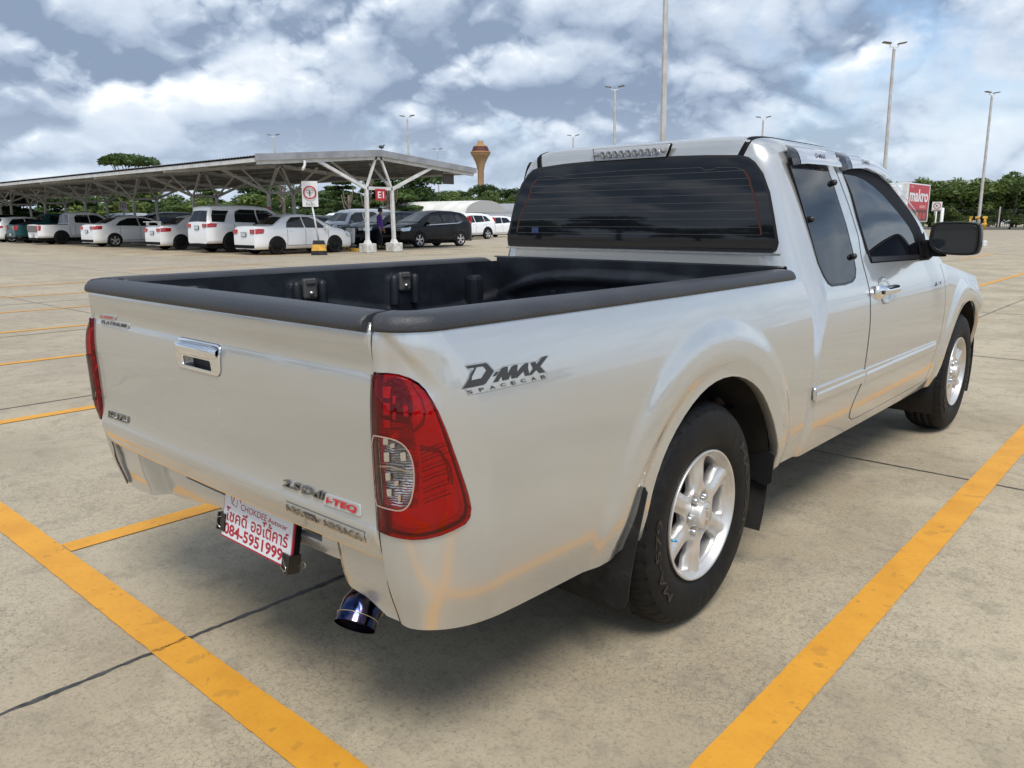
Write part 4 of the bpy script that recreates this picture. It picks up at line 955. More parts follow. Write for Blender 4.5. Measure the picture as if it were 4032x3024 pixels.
# board hangs almost upright; local x right, z up
m_ = MB(); m_.box((0, 0, 0), (2*BX, .004, .165)); PL = obj('board', m_, pmat('red_edge', (.42, .012, .035), .35), BD)
m_ = MB(); m_.box((0, -.0028, .002), (2*BX-.010, .002, .158)); WH = obj('white_face', m_, pmat('board_white', (.80, .80, .82), .25), PL)
bf = lambda u, v, w_: np.stack([u, -.0042-w_+0*u, v], -1)
RT = pmat('board_red', (.46, .014, .04), .4)
m_ = MB(); put_text(m_, '084-5951999', bf, -.150, .130, -.0715, -.0400, bold=.028)
put_text(m_, 'โชคดี', bf, -.147, -.042, -.0340, .0030, bold=.018); put_text(m_, 'ออโต้คาร์', bf, -.022, .146, -.0340, .0055, bold=.018)
put_text(m_, 'CHOKDEE', bf, -.078, .046, .0075, .0240, bold=.002); put_text(m_, 'Autocar', bf, .052, .138, .0085, .0205, bold=.008)
def line(m, pts, w_):
    for a, b in zip(pts, pts[1:]): m.bar((a[0], -.0042, a[1]-.026), (b[0], -.0042, b[1]-.026), w_, .0008)
line(m_, [(-.125, .066), (-.100, .073), (-.060, .074), (-.02, .069), (.02, .066)], .0016); line(m_, [(-.125, .066), (-.128, .058), (-.122, .040), (-.100, .036)], .0018)
line(m_, [(-.122, .061), (-.114, .059), (-.117, .046), (-.124, .044)], .0016)
line(m_, [(-.098+.018*math.cos(a), .046+.018*math.sin(a)) for a in np.linspace(2.9, .2, 12)], .0016); line(m_, [(-.098, .036), (-.096, .056)], .001)
obj('lettering', m_, RT, WH)
m_ = MB(); m_.box((0, .012, .01), (2*BX-.004, .016, .15)); obj('plate_holder', m_, BLACK, BD)
for (x, z, sx) in ((-.158, -.043, -1), (.148, -.068, 1)):
    m_ = MB(); sz = .046
    m_.poly([(x-.014, -.008, z+sz/2), (x+.014, -.008, z+sz/2), (x+.014, -.008, z-sz/2), (x-.014, -.008, z-sz/2)], (0, .003, 0)); m_.box((x+sx*.017, .006, z), (.006, .034, sz)); m_.box((x, .021, z), (.03, .003, sz))
    CP = obj('binder_clip', m_, pmat('clip_black', (.012, .012, .012), .25), BD)
    m_ = MB()
    for yy in (-.0105, .024):
        pts = [(x-.002*sx, yy, z+.016), (x+sx*.020, yy, z+.008), (x+sx*.034, yy, z+.007), (x+sx*.040, yy, z), (x+sx*.034, yy, z-.007), (x+sx*.020, yy, z-.008), (x-.002*sx, yy, z-.016)] if not (sx == 1 and yy < 0) else [(x-.012, yy, z+.016), (x+.010, yy-.004, z-.002), (x+.018, yy-.006, z-.004), (x+.019, yy-.006, z-.012), (x+.012, yy-.006, z-.016), (x-.014, yy, z-.012)]
        m_.tube(pts, .0011, 6)
    obj('wire_handle', m_, pmat('clip_wire', (.70, .64, .50), .2, 1.0), CP)
# ---------------------------------------------------------------- ground
def f_conc(t, p, o):
    v = objv(t)
    big = t.noise(objv(t, (.10, .035, 1)), 1.0, 5, .6); mid = t.noise(v, .9, 7, .62, .3); sm = t.noise(v, 7, 7, .68); fine = t.noise(v, 85, 4, .7); grain = t.noise(v, 420, 2, .6)
    c = t.mix(t.mapr(mid, .36, .64), (.375, .308, .205), (.505, .430, .300))
    c = t.mix(t.mapr(big, .40, .62, 0, .70), c, (.375, .325, .250))
    c = t.mix(t.mapr(sm, .47, .70, 0, .50), c, (.215, .188, .145))
    c = t.mix(t.mapr(fine, .52, .68, 0, .62), c, (.185, .160, .122))
    c = t.mix(t.mapr(fine, .26, .42, .30, 0), c, (.52, .49, .42))
    c = t.mix(t.mapr(grain, .54, .70, 0, .50), c, (.16, .140, .108))
    c = t.mix(t.mapr(t.noise(v, 34, 5, .72, .5), .54, .66, 0, .42), c, (.20, .172, .130))
    # hairline crazing in patches
    vo = t.n('ShaderNodeTexVoronoi', feature='DISTANCE_TO_EDGE'); vo.inputs['Scale'].default_value = 33
    wv = t.n('ShaderNodeVectorMath', operation='ADD'); t.l(v, wv.inputs[0]); nz = t.n('ShaderNodeTexNoise'); nz.inputs['Scale'].default_value = 14; nz.inputs['Detail'].default_value = 5; t.l(v, nz.inputs[0])
    sc = t.n('ShaderNodeVectorMath', operation='SCALE'); t.l(nz.outputs[1], sc.inputs[0]); sc.inputs[3].default_value = .14; t.l(sc.outputs[0], wv.inputs[1]); t.l(wv.outputs[0], vo.inputs[0])
    cr = t.mapr(vo.outputs[0], .0, .055, 1, 0); pt = t.mapr(t.noise(v, 1.3, 5, .6), .40, .60, .06, .60)
    c = t.mix(t.m('MULTIPLY', cr, pt), c, (.13, .115, .09))
    # scattered dark specks and small stains
    v2 = t.n('ShaderNodeTexVoronoi'); v2.inputs['Scale'].default_value = 2.3; t.l(v, v2.inputs[0]); c = t.mix(t.mapr(v2.outputs[0], .010, .022, .8, 0), c, (.06, .055, .05))
    st = t.n('ShaderNodeTexVoronoi'); st.inputs['Scale'].default_value = .55; t.l(wv.outputs[0], st.inputs[0]); c = t.mix(t.mapr(st.outputs[0], .03, .14, .35, 0), c, (.17, .16, .14))
    t.l(c, p.inputs['Base Color']); t.l(t.mapr(sm, .3, .7, .72, .92), p.inputs['Roughness'])
    h = t.m('ADD', t.m('MULTIPLY', fine, .6), t.m('ADD', t.m('MULTIPLY', grain, .35), t.m('MULTIPLY', cr, -.25))); bump(t, p, h, .45, .004)
CONC = pmat('concrete', (.33, .30, .24), .85, extra=f_conc)
m_ = MB(); m_.add([(-1500, -400, 0), (900, -400, 0), (900, 1500, 0), (-1500, 1500, 0)], [(0, 1, 2, 3)]); struct('ground', m_, CONC)
def f_yel(t, p, o):
    v = objv(t); n = t.noise(v, 5, 7, .66); s = t.noise(v, 60, 4, .7); b = t.noise(objv(t, (1, 1, 1)), 9, 3, .5, .4)
    c = t.mix(t.mapr(n, .35, .7), (.70, .330, .028), (.61, .275, .022)); c = t.mix(t.mapr(s, .56, .74, 0, .45), c, (.36, .17, .03))
    c = t.mix(t.mapr(b, .64, .67, 0, .42), c, (.40, .19, .03)); c = t.mix(t.mapr(t.noise(v, 21, 3, .5, .5), .66, .70, 0, .45), c, (.28, .14, .035)); t.l(c, p.inputs['Base Color']); bump(t, p, s, .35, .003)
YEL = pmat('road_paint', (.68, .28, .015), .6, extra=f_yel)
def wob(n, a, sc=1.0): 
    out = []; x = 0
    for _ in range(n): x = x*.6+rnd.uniform(-a, a); out.append(x)
    return out
def strip(m, a, b, w_, z_, jit=.0011, step=.012):
    a = np.array(a, float); b = np.array(b, float); L = np.hypot(*(b-a)); n = max(2, int(L/step)); d = (b-a)/L; nn = np.array([-d[1], d[0]])
    w1, w2 = wob(n+1, jit), wob(n+1, jit); rows = []
    for i in range(n+1):
        c = a+(b-a)*i/n; p = c-nn*(w_/2+w1[i]); q = c+nn*(w_/2+w2[i]); rows.append([(p[0], p[1], z_), (q[0], q[1], z_)])
    m.grid(rows, smooth=False, flip=True)
m_ = MB()
strip(m_, (-3.9, .9025), (4.0, .9025), .112, .004)
strip(m_, (1.157, .962), (1.157, 9.0), .113, .004); strip(m_, (1.15, -4.5), (1.15, .843), .113, .004)
for x in (-1.31, -3.70, -6.02, -8.31, -10.57, -13.04, -15.55): strip(m_, (x, .962 if x > -5 else .5), (x, 5.9 if x > -9 else 7.4), .100, .004, step=.2)
strip(m_, (-18.9, 8.6), (-18.8, 12.5), .12, .004, step=.3)
for x in (-1.40, 1.05, -4.1, -6.6, 3.5): strip(m_, (x, 16.3), (x, 21.4), .10, .004, step=.3)
for x in (-4.1, -1.6, .9, -6.6, -9.0): strip(m_, (x, 27.5), (x, 32.5), .10, .004, step=.4)
for k in range(9): strip(m_, (-24.0-2.6*k, 13.4), (-24.0-2.6*k, 18.5), .10, .004, step=.5)
struct('parking_lines', m_, YEL)
SEAL = pmat('joint_sealant', (.035, .034, .036), .5, extra=f_var((.022, .021, .023), (.07, .065, .06), 20))
m_ = MB()
jx = [-.313, -4.1, -7.90, -11.7, -15.5, -19.3, 3.5]; jy = [4.145, 8.1, 12.0, 15.9, 19.8, 23.7, 27.6, 31.5]
for x in jx: strip(m_, (x, -3), (x, 40), .0150 if x > -1 else .018, .002, .0030 if x > -1 else .001, .012 if x > -1 else .3)
for y in jy: strip(m_, (-34, y), (12, y), .0125 if y < 5 else .016, .0022, .002 if y < 5 else .001, .03 if y < 5 else .3)
struct('expansion_joints', m_, SEAL)
m_ = MB(); strip(m_, (-.313, .846), (-.313, .958), .0045, .0052, .0020, .004); strip(m_, (-.304, .860), (-.324, .955), .0024, .0053, .0018, .004); strip(m_, (-.322, .85), (-.306, .94), .0018, .0053, .0014, .004); struct('line_cracks', m_, pmat('crack_brown', (.20, .10, .02), .9))
# ---------------------------------------------------------------- parked cars
def carpaint(name, col, metal=0.0):
    def f(t, p, o):
        n = t.noise(objv(t), 1.4, 5); t.l(t.mix(t.mapr(n, .45, .8, 0, .12), col, tuple(c*.75+.004 for c in col)), p.inputs['Base Color'])
    return pmat(name, col, .35, metal, .7 if col[0] > .02 else .25, spec=.5 if col[0] > .02 else .25, extra=f)
WHITE = carpaint('white_car_paint', (.88, .885, .89)); BLK = carpaint('black_car_paint', (.004, .004, .005)); NAVY = carpaint('navy_car_paint', (.008, .012, .03)); TEAL = carpaint('teal_car_paint', (.015, .07, .075)); GREY = carpaint('grey_car_paint', (.06, .065, .07), .3); SILV = carpaint('silver_car_paint', (.52, .54, .56), .4)
TAIL = pmat('tail_light_red', (.42, .01, .015), .12, 0, 1); HEAD = pmat('head_light', (.55, .58, .60), .08, .6, 1); PLATE = pmat('plate_white', (.60, .62, .62), .4); PLINK = pmat('plate_ink', (.05, .05, .06), .5)
CG = pmat('car_glass', (.007, .009, .010), .03, 0, 0, .55); CHR = SATIN
BLKRIM = pmat('black_rim', (.014, .014, .014), .35, .5)
def car_wheel(r, w_, rimmat, parent, x, y, sgn):
    W_ = bpy.data.objects.new('wheel', None); COL.objects.link(W_); W_.parent = parent; W_.location = (x, y, r)
    m = MB(); rr = r*.68
    m.lathe([(rr, 0), (r*.80, .012), (r*.94, .002), (r, -.03), (r, -w_+.03), (r*.9, -w_), (rr*.6, -w_)], (0, 0, 0), 'X', 28); 
    if sgn < 0: m = flipx(m)
    obj('tyre', m, TYRE, W_, recalc=True)
    m = MB(); m.lathe([(rr, .002), (rr*.95, -.004), (rr*.93, -.06)], (0, 0, 0), 'X', 24)
    for k in range(5 if rimmat is not BLKRIM else 8):
        a = 2*math.pi*k/(5 if rimmat is not BLKRIM else 8)+.3
        for da in ((-.16, .16) if rimmat is not BLKRIM else (0,)):
            m.bar((-.012, rr*.12*math.cos(a), rr*.12*math.sin(a)), (-.010, rr*.95*math.cos(a+da), rr*.95*math.sin(a+da)), .022, .035 if rimmat is not BLKRIM else .028)
    m.lathe([(.001, .002), (.035, .0), (.045, -.02)], (0, 0, 0), 'X', 14)
    if sgn < 0: m = flipx(m)
    RM_ = obj('rim', m, rimmat, W_, recalc=True)
    m = MB(); m.lathe([(rr*.94, -.055), (.001, -.05)], (0, 0, 0), 'X', 20)
    if sgn < 0: m = flipx(m)
    obj('brake', m, DARK, RM_)
def make_car(name, label, cat, loc, rz, sp, paint, rim, group=None):
    """sp: L, W, top profile, belt, wheel positions, radius, side windows, tail/head lamp height"""
    root = thing(name, label, cat, loc, rz, group)
    L, W = sp['L'], sp['W']; hw = W/2; top = sp['top']; zb = sp.get('zb', .22); belt = sp['belt']; gh = sp.get('gh', (9, 9)); tw = sp.get('tw', .78)
    TY = np.array([p[0] for p in top]); TZ = np.array([p[1] for p in top])
    topz = lambda y: np.interp(y, TY, TZ)
    beltz = lambda y: np.interp(y, [p[0] for p in belt], [p[1] for p in belt])
    def half(y):     # plan taper at both ends
        a = np.clip(y/(.38), 0, 1); b = np.clip((L-y)/(.75), 0, 1); return hw*(1-.16*(1-a)**2.2-.20*(1-b)**2.2)
    def sidex(y, z):
        y = np.asarray(y, float); z = np.asarray(z, float); h = half(y); bz = beltz(y); zt = np.maximum(topz(y), bz+.02)
        lo = 1-.07*np.clip((.45-z)/.25, 0, 1)**2-.035*np.clip((z-.62)/.4, 0, 1)**2+.012*np.exp(-((z-(bz-.16))/.04)**2)
        up = .965-(.965-tw)*np.clip((z-bz)/np.maximum(1.42-bz, .1), 0, 1.2)**.95
        return h*np.where(z < bz, lo, np.minimum(lo, up))
    rows = []; ys = np.unique(np.concatenate([np.linspace(0, L, 46), TY]))
    for y in ys:
        zt = float(topz(y)); bz = min(float(beltz(y)), zt-.012); h = float(half(y)); row = [(0, y, zb+.02), (h*.86, y, zb)]
        e0 = sp.get('over', .16)
        for t in np.linspace(0, 1, 9): z = zb+.06+(bz-zb-.06)*t; row.append((float(sidex(y, z)), y, z))
        zc = zt-min(.06, (zt-bz)*.5)
        for t in (.15, .3, .45, .6, .8, 1): z = bz+(zc-bz)*t; row.append((float(sidex(y, z)), y, z))
        xe = row[-1][0]
        row += [(xe*.96, y, zt-.022*min(1, (zt-bz)/.1)), (xe*.86, y, zt), (xe*.5, y, zt+.018), (0, y, zt+.024)]
        rows.append(row)
    m = MB(); m.grid(rows, flip=True); f = flipx(m); n0 = len(m.v); m.v += f.v; m.f += [tuple(i+n0 for i in q) for q in f.f]; m.sm += f.sm; m.mi += f.mi
    k = len(rows[0])
    for e, rev in ((0, False), (len(ys)-1, True)):
        a = [e*k+j for j in range(k)]; b = [n0+e*k+j for j in range(k)]; F = a+b[::-1]; m.f.append(tuple(F[::-1] if rev else F)); m.sm.append(False); m.mi.append(0)
    B = obj('body', m, paint, root); 
    bm = bmesh.new(); bm.from_mesh(B.data); bmesh.ops.remove_doubles(bm, verts=bm.verts, dist=.001); bmesh.ops.recalc_face_normals(bm, faces=bm.faces); bm.to_mesh(B.data); bm.free()
    S_ = lambda y, z: np.stack([sidex(y, z), np.asarray(y, float), np.asarray(z, float)+0*np.asarray(y, float)], -1)
    def sidepart(nm, poly, mat, off=.006, par=None, th=0, rs=.07):
        for q in (0, 1):
            mm = MB(); region(mm, S_, poly, (), rs, th, off=off); robj(nm, mm if q == 0 else flipx(mm), mat, par or root)
    for wi, poly in enumerate(sp['win']): sidepart('side_window', poly, CG, .014)
    if sp.get('chrome'): 
        for q in (0, 1):
            mm = MB(); ribbon(mm, S_, sp['chrome'], .03, off=.012); robj('window_trim', mm if q == 0 else flipx(mm), CHR, root)
    for q in (0, 1):
        mm = MB()
        for yy in sp.get('seams', ()): ribbon(mm, S_, [(yy-.03, zb+.14), (yy, .55), (yy, float(beltz(yy)))], .014, off=.004)
        ribbon(mm, S_, [(sp['wy'][0]+.42, zb+.13), (sp['wy'][1]-.42, zb+.13)], .016, off=.004)
        robj('door_seam', mm if q == 0 else flipx(mm), GREYINK, root)
        for yy in sp.get('handles', ()):
            mm = MB(); x = float(sidex(yy, sp['hz'])); mm.box((x+.012, yy, sp['hz']), (.03, .17, .03), bev=.01); obj('door_handle', mm if q == 0 else flipx(mm), CHR if sp.get('chr') else paint, root)
    r = sp['r']
    for yy in sp['wy']:
        arc = [(yy+(r+.055)*math.cos(a), max(zb+.0, r+(r+.055)*math.sin(a))) for a in np.linspace(-.35, math.pi+.35, 22)]
        sidepart('wheel_arch', arc, GAP, .003, rs=.12)
        if sp.get('clad'):
            for q in (0, 1):
                mm = MB(); ribbon(mm, S_, [(yy+(r+.09)*math.cos(a), max(zb+.02, r+(r+.09)*math.sin(a))) for a in np.linspace(-.2, math.pi+.2, 20)], .075, off=.010); robj('arch_cladding', mm if q == 0 else flipx(mm), BLACK if paint is not BLK else FLAP, root)
        for sx in (1, -1): car_wheel(r, .20, rim, root, sx*(float(sidex(yy, r+.1))+.004), yy, sx)
    # glass front and rear, laid on the top surface
    def topglass(nm, y0, y1, k0, k1, sgn):
        rows = []
        for y in np.linspace(y0, y1, 6):
            zt = float(topz(y)); t = (y-y0)/(y1-y0); xe = float(sidex(y, zt-.05))*(k0+(k1-k0)*t)
            dy = sgn*.012; rows.append([(xe*u, y+dy, zt+.012+.020*(1-abs(u))) for u in np.linspace(-1, 1, 7)])
        mm = MB(); mm.grid(rows, flip=False); obj(nm, mm, CG, root)
    topglass('rear_window', *sp['rg'], .90, .84, -1); topglass('windscreen', *sp['fg'], .84, .92, 1)
    # lamps, plates, bumpers
    ty, tz0, tz1 = sp['tail']
    for q in (0, 1):
        mm = MB(); region(mm, S_, [(.03, tz0), (ty, tz0+.02), (ty+.05, tz1), (.05, tz1+.02)], (), .08, .01, off=.012); x0 = float(sidex(.02, tz0)); mm2 = MB(); mm2.box((x0*.80, .0, (tz0+tz1)/2), (x0*.38, .05, (tz1-tz0)*.92), bev=.015)
        TLx = robj('tail_light', mm if q == 0 else flipx(mm), TAIL, root); obj('rear_lens', mm2 if q == 0 else flipx(mm2), TAIL, TLx)
        hy, hz0, hz1 = sp['head']
        mm = MB(); region(mm, S_, [(L-.10, hz0), (L-.06, hz1-.02), (L-hy, hz1+.05), (L-hy+.10, hz0+.03)], (), .08, .01, off=.012); x0 = float(sidex(L-.1, hz0)); mm2 = MB(); mm2.box((x0*.78, L-.05, (hz0+hz1)/2), (x0*.42, .10, (hz1-hz0)*.8), bev=.02)
        HLx = robj('head_light', mm if q == 0 else flipx(mm), HEAD, root); obj('front_lens', mm2 if q == 0 else flipx(mm2), HEAD, HLx)
    mm = MB(); mm.box((0, -.016, sp['pz']), (.36, .02, .15)); PL_ = obj('number_plate', mm, BLACK, root); mm = MB(); mm.box((0, -.028, sp['pz']), (.33, .01, .125)); F_ = obj('plate_face', mm, PLATE, PL_)
    mm = MB(); mm.box((0, .0, .30), (W*.80, .06, .12), bev=.02); obj('bumper_insert', mm, BLACK, root); mm = MB(); mm.box((0, L, .34), (W*.62, .05, .20), bev=.03); obj('bumper_insert', mm, BLACK, root)
    mm = MB(); mm.box((0, L-.035, .62), (W*.44, .08, .13), bev=.03); obj('grille', mm, BLACK, root)
    mm = MB(); mm.box((0, L*.5, .24), (W*.78, L*.82, .14)); obj('floor_pan', mm, GAP, root)
    for q in (1, -1):
        mm = MB(); yy = sp['my']; x = float(sidex(yy, float(beltz(yy))+.02)); mm.box((q*(x+.10), yy, float(beltz(yy))+.08), (.20, .10, .14), bev=.03); mm.bar((q*(x-.02), yy, float(beltz(yy))+.02), (q*(x+.06), yy, float(beltz(yy))+.06), .04); obj('wing_mirror', mm, paint if not sp.get('bm') else BLACK, root)
    return root
SEDAN = dict(L=4.30, W=1.70, zb=.20, r=.315, wy=(.85, 3.40), belt=[(0, .93), (1.0, .94), (3.2, .90), (4.3, .78)], tw=.66,
  top=[(0, .50), (.01, .80), (.05, .97), (.12, 1.03), (.60, 1.045), (.78, 1.07), (1.25, 1.34), (1.55, 1.44), (1.95, 1.47), (2.35, 1.455), (2.75, 1.36), (3.40, 1.00), (3.80, .93), (4.12, .80), (4.26, .66), (4.30, .45)],
  win=[[(1.28, .98), (2.06, .97), (2.03, 1.37), (1.62, 1.35), (1.38, 1.18)], [(2.12, .97), (3.02, .95), (3.00, 1.00), (2.66, 1.26), (2.40, 1.36), (2.09, 1.37)]],
  seams=(1.30, 2.09, 3.12), handles=(1.45, 2.28), hz=.86, rg=(.80, 1.28), fg=(2.72, 3.34), tail=(.30, .76, .93), head=(.42, .62, .80), pz=.74, my=2.95)
SEDAN2 = dict(SEDAN, L=4.60, W=1.78, wy=(.95, 3.63), belt=[(0, .98), (1.0, .98), (3.4, .92), (4.6, .80)],
  top=[(0, .50), (.01, .82), (.04, 1.00), (.12, 1.07), (.45, 1.08), (.62, 1.11), (1.25, 1.37), (1.65, 1.46), (2.05, 1.48), (2.55, 1.455), (3.0, 1.35), (3.65, 1.03), (4.1, .95), (4.42, .80), (4.56, .66), (4.60, .45)],
  win=[[(1.05, 1.02), (2.20, 1.00), (2.18, 1.38), (1.75, 1.38), (1.30, 1.22)], [(2.26, 1.00), (3.25, .98), (3.20, 1.03), (2.85, 1.28), (2.55, 1.37), (2.23, 1.38)]], seams=(1.25, 2.22, 3.35), handles=(1.45, 2.42), hz=.90, rg=(.66, 1.28), fg=(2.98, 3.6), my=3.15)
SUV = dict(L=4.70, W=1.84, zb=.36, r=.385, wy=(.98, 3.73), belt=[(0, 1.12), (1.0, 1.12), (3.4, 1.07), (4.7, .98)], tw=.76,
  top=[(0, .55), (.01, 1.10), (.06, 1.20), (.22, 1.62), (.24, 1.76), (.40, 1.80), (1.2, 1.83), (2.2, 1.82), (2.75, 1.76), (3.05, 1.62), (3.50, 1.20), (4.2, 1.10), (4.55, .95), (4.68, .75), (4.70, .50)],
  win=[[(.22, 1.20), (.72, 1.18), (1.02, 1.62), (.34, 1.64)], [(1.18, 1.18), (2.18, 1.14), (2.16, 1.66), (1.50, 1.68), (1.30, 1.60)], [(2.24, 1.14), (3.28, 1.10), (3.20, 1.22), (2.95, 1.50), (2.70, 1.64), (2.22, 1.66)]],
  seams=(1.12, 2.20, 3.40), handles=(1.36, 2.42), hz=1.02, rg=(.055, .215), fg=(3.08, 3.47), tail=(.34, .98, 1.13), head=(.5, .80, .98), pz=.98, my=3.20, chr=1)
CUV = dict(L=4.55, W=1.80, zb=.28, r=.345, wy=(.92, 3.54), belt=[(0, 1.10), (.8, 1.10), (3.2, 1.00), (4.55, .88)], tw=.70,
  top=[(0, .50), (.02, 1.02), (.12, 1.22), (.32, 1.50), (.50, 1.58), (1.1, 1.65), (1.9, 1.67), (2.4, 1.62), (2.80, 1.47), (3.50, 1.12), (4.05, 1.03), (4.40, .88), (4.53, .70), (4.55, .45)],
  win=[[(.55, 1.18), (1.10, 1.12), (1.08, 1.50), (.80, 1.47)], [(1.15, 1.12), (1.98, 1.08), (1.96, 1.53), (1.13, 1.51)], [(2.04, 1.08), (3.15, 1.03), (3.05, 1.12), (2.68, 1.38), (2.40, 1.50), (2.02, 1.53)]],
  seams=(1.05, 2.01, 3.30), handles=(1.25, 2.2), hz=.98, rg=(.13, .33), fg=(2.84, 3.45), tail=(.16, 1.00, 1.42), head=(.55, .74, .90), pz=.80, my=3.08, clad=1, bm=1)
HATCH = dict(L=3.95, W=1.70, zb=.20, r=.30, wy=(.62, 3.14), belt=[(0, .98), (1.0, .96), (2.8, .92), (3.95, .80)], tw=.72,
  top=[(0, .50), (.02, .96), (.08, 1.06), (.34, 1.38), (.45, 1.45), (1.0, 1.50), (1.6, 1.51), (2.1, 1.46), (2.45, 1.34), (3.05, 1.02), (3.5, .93), (3.82, .78), (3.93, .62), (3.95, .42)],
  win=[[(.55, 1.06), (1.48, 1.00), (1.46, 1.40), (.85, 1.37)], [(1.54, 1.00), (2.72, .97), (2.65, 1.02), (2.30, 1.28), (2.0, 1.40), (1.52, 1.41)]],
  seams=(.72, 1.51, 2.85), handles=(.9, 1.7), hz=.88, rg=(.10, .34), fg=(2.48, 3.0), tail=(.22, .84, .98), head=(.5, .62, .80), pz=.72, my=2.62)
PICK = dict(L=5.20, W=1.80, zb=.36, r=.36, wy=(1.12, 4.18), belt=[(0, 1.04), (1.6, 1.06), (3.8, 1.04), (5.2, .96)], tw=.76,
  top=[(0, .60), (.005, 1.05), (1.56, 1.07), (1.58, 1.10), (1.66, 1.58), (1.80, 1.69), (2.5, 1.73), (3.0, 1.70), (3.35, 1.60), (4.0, 1.16), (4.7, 1.06), (5.05, .92), (5.18, .72), (5.2, .48)],
  win=[[(1.90, 1.16), (2.66, 1.12), (2.64, 1.58), (2.05, 1.58), (1.93, 1.45)], [(2.72, 1.12), (3.72, 1.09), (3.66, 1.17), (3.35, 1.44), (3.12, 1.57), (2.70, 1.58)]],
  seams=(1.60, 1.86, 2.69, 3.85), handles=(2.02, 2.9), hz=.98, rg=(1.585, 1.66), fg=(3.38, 3.95), tail=(.12, .74, 1.00), head=(.5, .74, .92), pz=.50, my=3.6)
GN = 'cars parked nose-in under the near side of the carport'; GF = 'cars parked on the far side of the carport'
c1 = make_car('parked_car', 'small white saloon with black wheels, nearest the sign post with the striped base', 'car', (-24.97, 15.3, 0), 0, SEDAN, WHITE, BLKRIM, GN)
c2 = make_car('parked_suv', 'tall white seven-seat SUV with black wheels between two white saloons', 'suv', (-28.3, 15.2, 0), 0, SUV, WHITE, BLKRIM, GN)
c3 = make_car('parked_car', 'white saloon with a raised boot spoiler left of the tall white SUV', 'car', (-32.5, 15.3, 0), 0, dict(SEDAN, tail=(.42, .78, .93)), WHITE, BLKRIM, GN)
m_ = MB(); m_.box((0, .05, 1.20), (1.34, .20, .03), bev=.01); m_.box((-.56, .10, 1.12), (.04, .12, .16)); m_.box((.56, .10, 1.12), (.04, .12, .16)); obj('boot_spoiler', m_, WHITE, c3)
c4 = make_car('parked_car', 'white saloon with silver alloy wheels beside the white double cab pickup', 'car', (-39.4, 15.2, 0), 0, dict(SEDAN2, tail=(.38, .84, 1.0)), WHITE, ALLOY, GN)
c5 = make_car('parked_pickup', 'white double cab pickup with black wheels under the carport', 'pickup truck', (-46.3, 15.0, 0), 0, PICK, WHITE, BLKRIM, GN)
def bedhole(root, dark=True):
    m = MB(); m.box((0, .80, 1.085), (1.50, 1.46, .03)); obj('bed_cover', m, BLACK, root); m = MB(); m.box((0, -.012, .84), (1.36, .03, .36), bev=.01); obj('tailgate', m, GREY, root)
bedhole(c5)
c6 = make_car('parked_pickup', 'dark teal pickup with a black bed cover, left of the white pickup', 'pickup truck', (-50.3, 15.1, 0), 0, dict(PICK, top=[(0, .6), (.005, 1.02), (.5, 1.04), (1.4, 1.30), (1.58, 1.32), (1.68, 1.55), (1.8, 1.64), (2.5, 1.68), (3.0, 1.66), (3.35, 1.57), (4.0, 1.14), (4.7, 1.04), (5.05, .9), (5.18, .7), (5.2, .48)]), TEAL, BLKRIM, GN)
m_ = MB(); m_.add([(-.78, .45, 1.06), (.78, .45, 1.06), (.76, 1.42, 1.33), (-.76, 1.42, 1.33), (-.80, .45, 1.0), (.80, .45, 1.0), (.80, 1.42, 1.0), (-.80, 1.42, 1.0)], [(0, 1, 2, 3), (0, 4, 5, 1), (1, 5, 6, 2), (2, 6, 7, 3), (3, 7, 4, 0)]); obj('bed_cover', m_, BLACK, c6)
c7 = make_car('parked_car', 'white hatchback with red tail lamp at the left edge of the photo', 'car', (-53.6, 15.2, 0), 0, HATCH, WHITE, ALLOY, GN)
c8 = make_car('parked_suv', 'glossy black compact SUV with silver wheels facing left beside the carport end posts', 'suv', (-26.4, 27.9, 0), math.pi, dict(CUV, chrome=[(.60, 1.20), (.86, 1.52), (.60, 1.20), (1.0, 1.095), (2.0, 1.055), (3.1, 1.01)]), BLK, ALLOY, GF)
c9 = make_car('parked_suv', 'dark navy SUV facing left behind the white carport posts', 'suv', (-29.3, 28.0, 0), math.pi, dict(CUV, top=[(y, z*.99) for y, z in CUV['top']]), NAVY, BLKRIM, GF)
c10 = make_car('parked_suv', 'large silver-roofed SUV with black grille behind the navy SUV', 'suv', (-32.9, 28.6, 0), math.pi, SUV, SILV, BLKRIM, GF)
c11 = make_car('parked_car', 'dark grey hatchback glimpsed behind the small white saloon', 'car', (-36.6, 27.6, 0), math.pi, HATCH, GREY, ALLOY, GF)
c12 = make_car('parked_suv', 'distant white SUV seen over the dark grey hatchback', 'suv', (-48.5, 39.0, 0), math.pi, SUV, WHITE, ALLOY, 'white cars parked beyond the carport')
c13 = make_car('parked_suv', 'white compact SUV right behind the glossy black SUV', 'suv', (-35.1, 39.0, 0), math.pi, CUV, WHITE, ALLOY, 'white cars parked beyond the carport')
c14 = make_car('parked_car', 'white hatchback nearest the pickup cab, in front of the tents', 'car', (-38.0, 44.3, 0), math.pi, HATCH, WHITE, ALLOY, 'white cars parked beyond the carport')
for k, (x, y, sp, pt, lb) in enumerate(((-60.0, 27.4, SUV, SILV, 'silver SUV deep under the carport beyond the teal pickup'), (-53.5, 27.6, SUV, BLK, 'black SUV under the carport behind the teal pickup'), (-46.8, 27.6, HATCH, TEAL, 'teal hatchback behind the white double cab pickup'),
        (-42.0, 27.8, CUV, BLK, 'black SUV behind the white saloon with alloy wheels'), (-57.4, 15.2, CUV, BLK, 'black SUV furthest left in the near carport row'))):
    make_car('parked_car' if sp is HATCH else 'parked_suv', lb, 'car' if sp is HATCH else 'suv', (x, y, 0), math.pi if y > 20 else 0, sp, pt, ALLOY, GF if y > 20 else GN)
